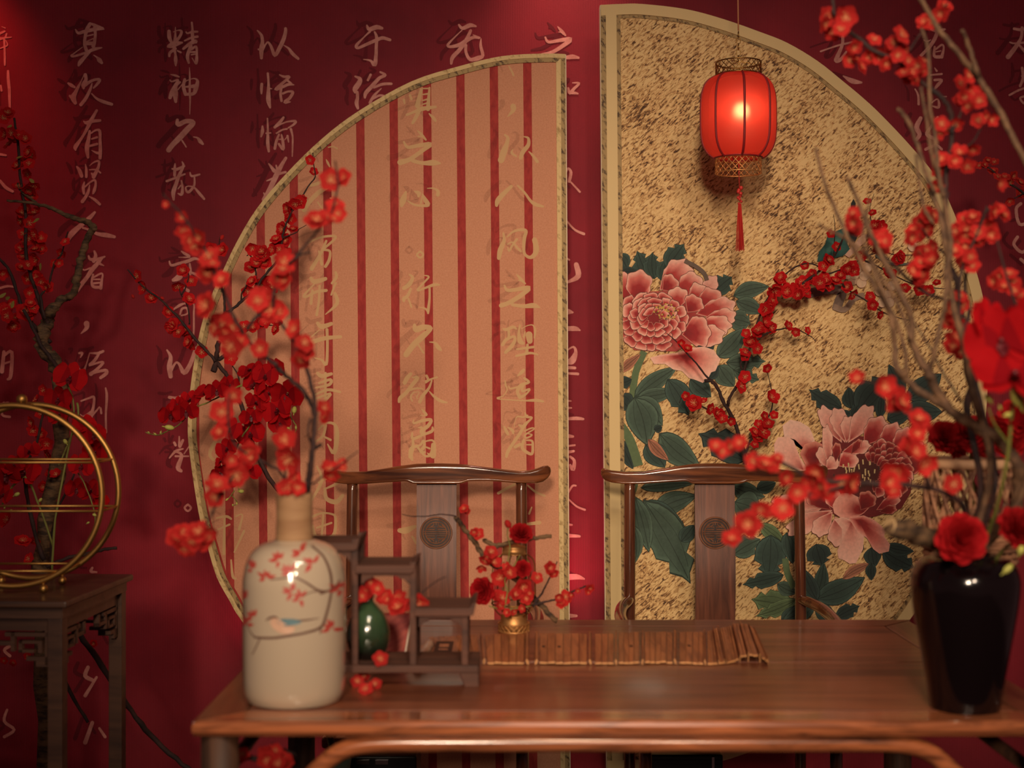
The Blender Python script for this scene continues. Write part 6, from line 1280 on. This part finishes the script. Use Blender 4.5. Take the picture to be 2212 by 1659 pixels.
bloom(t, a4, "1340,350 1300,420,80 1280,500 1320,400 1410,430,100 1500,380,100 1520,400 1570,340 1630,370 1480,450 1530,440 1520,245,55 1240,560 1250,600 1230,650 1280,690 1190,710 1150,770 1100,730,65 1120,800 1090,870 1180,840 1100,890 1400,680 1460,720,60 1540,710,50 1090,1040 1060,1110,100 1250,980,60 1280,1190,100 1300,1320,60 1230,1320,55 1260,1380 1220,1440,90 1160,1440 1180,1480 1160,1530,60 1190,1380,60 670,1180,65 730,1230,100 800,1220,50 840,1270,85 910,1310 930,1350 990,1360,60 890,1300 635,800,55 680,840,60 1290,440 1350,330 1270,530 1210,690 1170,720", Z4-.01, 78, 'petal_dark', .012, .5)
bloom(t, c8b, "110,690 170,760,95 70,750 280,700,100 340,670 290,760 400,720,90 430,660 510,690,90 470,720 250,790 350,640 60,840 20,900 460,540,85 430,580 610,600 640,580 600,730,75 630,780 760,800,70 780,860 830,930,60 520,440,60 480,350,55 740,120,50 780,200,55 800,290,80 830,290 300,580,55 960,530 980,510 880,620 900,640 1010,740 1110,750,80 1180,750 1240,700,55 700,500 580,610 650,620 380,690 450,690 550,650", Z4-.01, 76, 'petal_dark', .012, .5)

# ---- sprigs on the table
t = thing('plum_sprig', 'plum sprig with brown twigs laid around the brass candle lantern', 'sprig', bl+Vector((.02, -.02, .02)))
ZT = 2.84
branch(t, pts3(f3, "1095,570 1130,610 1160,650 1195,700 1230,740 1270,800 1310,860 1400,940 1500,1000 1600,1090 1700,1190 1790,1280 1885,1375", ZT, ZT+.02), .0046, .0064, 'bark', 9)
branch(t, pts3(f3, "1320,745 1370,775 1420,790 1500,770 1600,745 1700,730 1770,722 1840,712", ZT), .005, .0042, 'bark', 9)
branch(t, pts3(f3, "1130,600 1100,560 1000,545 930,552 870,560 810,560 750,560 680,545", ZT), .0016, .0008)
branch(t, pts3(f3, "1700,1260 1740,1200 1770,1160 1800,1100 1830,1040 1860,980 1890,910", ZT), .0024, .0012)
branch(t, pts3(f3, "1700,1250 1780,1230 1850,1215 1900,1200 2000,1150 2050,1130 2110,1105", ZT), .0026, .0016)
branch(t, pts3(f3, "1460,1000 1500,920 1520,800 1500,700 1510,640", ZT-.03), .0014, .001, 'stem')
branch(t, pts3(f3, "1480,1270 1500,1150 1480,1060 1530,980 1600,860", ZT-.05), .0014, .001, 'stem')
branch(t, pts3(f3, "1360,1260 1450,1285 1560,1280 1680,1260", ZT-.05), .0014, .0012, 'stem')
bloom(t, f3, "1165,505,72 1190,520,48 1270,700,96 1240,680,64 1370,840,104 1330,900,96 1390,920,96 1300,950,72 1350,870,80 1450,1040,132 1520,1000,96 1500,960,64 1730,1040,96 1620,1100,120 1560,1170,88 1460,1200,104 1420,1180,88 1650,1200,88 1680,1160,72 1440,1250,72 1550,1300,64 1620,1280,64 1500,1310,64 1830,960,96 1860,1000,72 1950,1190,96 1930,1235,88 1900,1190,64 2000,1170,48 2050,1140,40 2140,1120,68 2130,1150,48", ZT-.05, 110, 'petal', .012, .5)
put('camellia', P(*f3(1605, 700), ZT-.04), .033*.82, t, face=(.1, -.8, .7)); put('camellia', P(*f3(1310, 1140), ZT-.05), .031, t, face=(-.5, -1, .1)); put('camellia', P(*f3(1620, 970), ZT-.03), .018, t, face=(0, -1, .3)); put('red_bud', P(*f3(1508, 625), ZT-.03), .012, t)
t = thing('plum_sprig', 'small plum sprig in the green vase, arching over the stepped stand', 'sprig', gv+Vector((0, 0, .05)))
ZG = 2.38
branch(t, [gv+Vector((0, 0, .05)), P(795, 1288, 2.40)]+pts3(f3, "430,1150 470,1110 520,1130 570,1180 640,1230 700,1240 760,1215 830,1160 900,1100 960,1060 1020,1030", ZG), .002, .0009)
bloom(t, f3, "390,1160,115 370,1180,80 450,1100,100 440,1075,90 490,1120,100 550,1180,110 520,1200,80 570,1210,80 660,1200,125 650,1270,140 690,1250,110 620,1250,100 800,1230,130 840,1240,90", ZG-.01, 110, 'petal', .008, .45)
def fallen(label, data, name='fallen_blossom'):
    for k_, (px, py, r_, lab) in enumerate(data):
        d_ = on_table(px, py+r_*.5); rr = r_*d_.y/F
        o = put('petal', d_+Vector((0, 0, rr*.55)), rr, None, face=(R.uniform(-.4, .4), -.8, .7)); o.name = name; tag(o, lab, 'blossom', label)
fallen('red plum blossoms fallen on the table', [(772, 1474, 17, 'red blossom fallen beside the white vase, touching its foot side'), (791, 1490, 18, 'frontmost red blossom of the fallen cluster beside the white vase'), (811, 1480, 16, 'red blossom of the fallen cluster nearest the stepped stand foot'), (786, 1463, 15, 'rearmost red blossom of the fallen cluster on the table')])
d_ = Vector((sx(822), ZS0-.004, sz(1436)+.010)); o = put('petal', d_, 19*ZS0/F, None, face=(.1, -.9, .5)); o.name = 'fallen_blossom'; tag(o, 'single red blossom lying on the stepped stand base board', 'blossom', 'red plum blossoms fallen on the table')

# ---- sprig on the floor below the table
t = thing('plum_sprig', 'blurred red plum sprig below the table edge near its leg', 'sprig', (P(560, 1650, 2.25).x, 2.25, 0))
b0 = Vector((P(600, 1650, 2.3).x, 2.3, 0))
branch(t, [b0, P(640, 1700, 2.28), P(580, 1648, 2.25), P(540, 1638, 2.24), P(515, 1640, 2.24)], .006, .004, 'twig', 8)
branch(t, [P(620, 1690, 2.27), P(596, 1640, 2.24), P(588, 1605, 2.24)], .003, .0015)
bloom(t, crop(360, 1480, 2.989), "495,445,75 480,470,60 640,440,100 700,420,80 650,480,110 745,490,130 780,505,90 720,510,110", 2.22, 100, 'petal', .01, .5)
